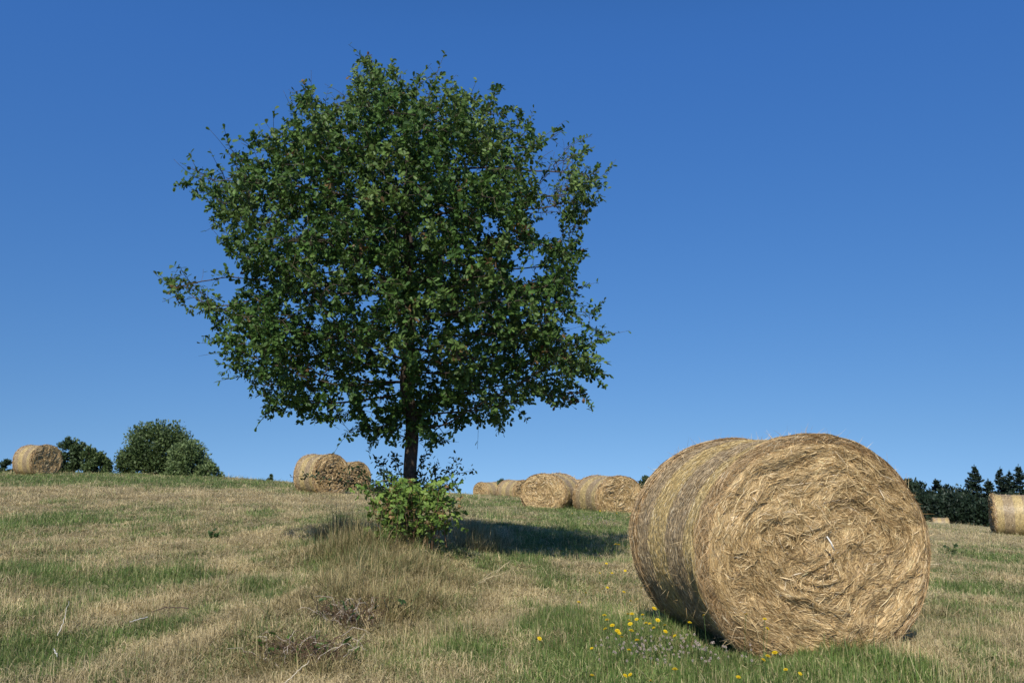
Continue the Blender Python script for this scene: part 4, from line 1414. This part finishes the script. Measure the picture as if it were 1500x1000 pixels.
for _ in range(34):
    px = 868 + rng.normal() * 20; py = 758 + rng.normal() * 4
    x, y = ground_hit(px, py, .2)
    o = link('clover_flower', CL[int(rng.integers(0, 4))], loc=(x, y, float(terrain(x, y)) + .04), rot=(0, 0, rng.random() * 6.28))
    o.scale = (2.2, 2.2, 1.3)
    tag(o, 'distant white flower in the grass before the far bale row', 'wild flower', 'distant white flowers before the far bales')

# ------------------------------------------------------------------ light, sky, camera
w = bpy.data.worlds.new('World'); SC.world = w; w.use_nodes = True
nt = w.node_tree; nt.nodes.clear()
out = nt.nodes.new('ShaderNodeOutputWorld'); bg = nt.nodes.new('ShaderNodeBackground')
sky = nt.nodes.new('ShaderNodeTexSky'); sky.sky_type = 'NISHITA'; sky.sun_disc = False
sky.sun_elevation = SUN_EL; sky.sun_rotation = PI + SUN_AZ
sky.altitude = 300; sky.air_density = 1.0; sky.dust_density = .3; sky.ozone_density = 2.5
tcw = nt.nodes.new('ShaderNodeTexCoord')
mp = nt.nodes.new('ShaderNodeVectorMath'); mp.operation = 'ADD'; mp.inputs[1].default_value = (0, 0, .21)
nm = nt.nodes.new('ShaderNodeVectorMath'); nm.operation = 'NORMALIZE'
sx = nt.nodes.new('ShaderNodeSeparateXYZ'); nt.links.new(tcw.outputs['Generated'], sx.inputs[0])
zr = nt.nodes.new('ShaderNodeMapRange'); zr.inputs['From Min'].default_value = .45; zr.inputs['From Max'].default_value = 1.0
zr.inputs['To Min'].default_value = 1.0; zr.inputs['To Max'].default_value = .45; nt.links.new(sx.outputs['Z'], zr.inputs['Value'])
nt.links.new(tcw.outputs['Generated'], mp.inputs[0]); nt.links.new(mp.outputs[0], nm.inputs[0]); nt.links.new(nm.outputs[0], sky.inputs['Vector'])
hs = nt.nodes.new('ShaderNodeHueSaturation'); hs.inputs['Saturation'].default_value = 1.3; hs.inputs['Value'].default_value = 1.0
nt.links.new(sky.outputs[0], hs.inputs['Color'])
tn = nt.nodes.new('ShaderNodeVectorMath'); tn.operation = 'MULTIPLY'; 
tr_ = nt.nodes.new('ShaderNodeMapRange'); tr_.inputs['From Min'].default_value = .03; tr_.inputs['From Max'].default_value = .42
nt.links.new(sx.outputs['Z'], tr_.inputs['Value'])
tm = nt.nodes.new('ShaderNodeMix'); tm.data_type = 'RGBA'; tm.inputs[6].default_value = (1.13, .965, .93, 1); tm.inputs[7].default_value = (1.22, 1.11, 1.31, 1)
nt.links.new(tr_.outputs[0], tm.inputs[0]); nt.links.new(tm.outputs[2], tn.inputs[1])
nt.links.new(hs.outputs[0], tn.inputs[0]); tz = nt.nodes.new('ShaderNodeVectorMath'); tz.operation = 'SCALE'
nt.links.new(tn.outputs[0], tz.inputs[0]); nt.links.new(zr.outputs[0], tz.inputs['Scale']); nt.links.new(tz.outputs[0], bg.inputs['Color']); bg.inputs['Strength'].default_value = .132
nt.links.new(bg.outputs[0], out.inputs['Surface'])

sd = bpy.data.lights.new('sun', 'SUN'); sd.energy = 5.0; sd.angle = math.radians(.5); sd.color = (1, .95, .87)
so = link('sun', sd)
from mathutils import Vector
tosun = Vector((-math.sin(SUN_AZ) * math.cos(SUN_EL), -math.cos(SUN_AZ) * math.cos(SUN_EL), math.sin(SUN_EL)))
so.rotation_euler = tosun.to_track_quat('Z', 'Y').to_euler()
so.location = tosun * 50

cd = bpy.data.cameras.new('camera'); cd.sensor_width = 36; cd.lens = F / 1500 * 36
cd.clip_start = .05; cd.clip_end = 3000
cd.dof.use_dof = True; cd.dof.focus_distance = 8; cd.dof.aperture_fstop = 4.5
co = link('camera', cd, loc=(0, 0, EYE), rot=(PI / 2 + PITCH, 0, 0))
SC.camera = co
SC.view_settings.view_transform = 'Standard'; SC.view_settings.look = 'None'; SC.view_settings.exposure = 0
SC.render.resolution_x = 1024; SC.render.resolution_y = 682
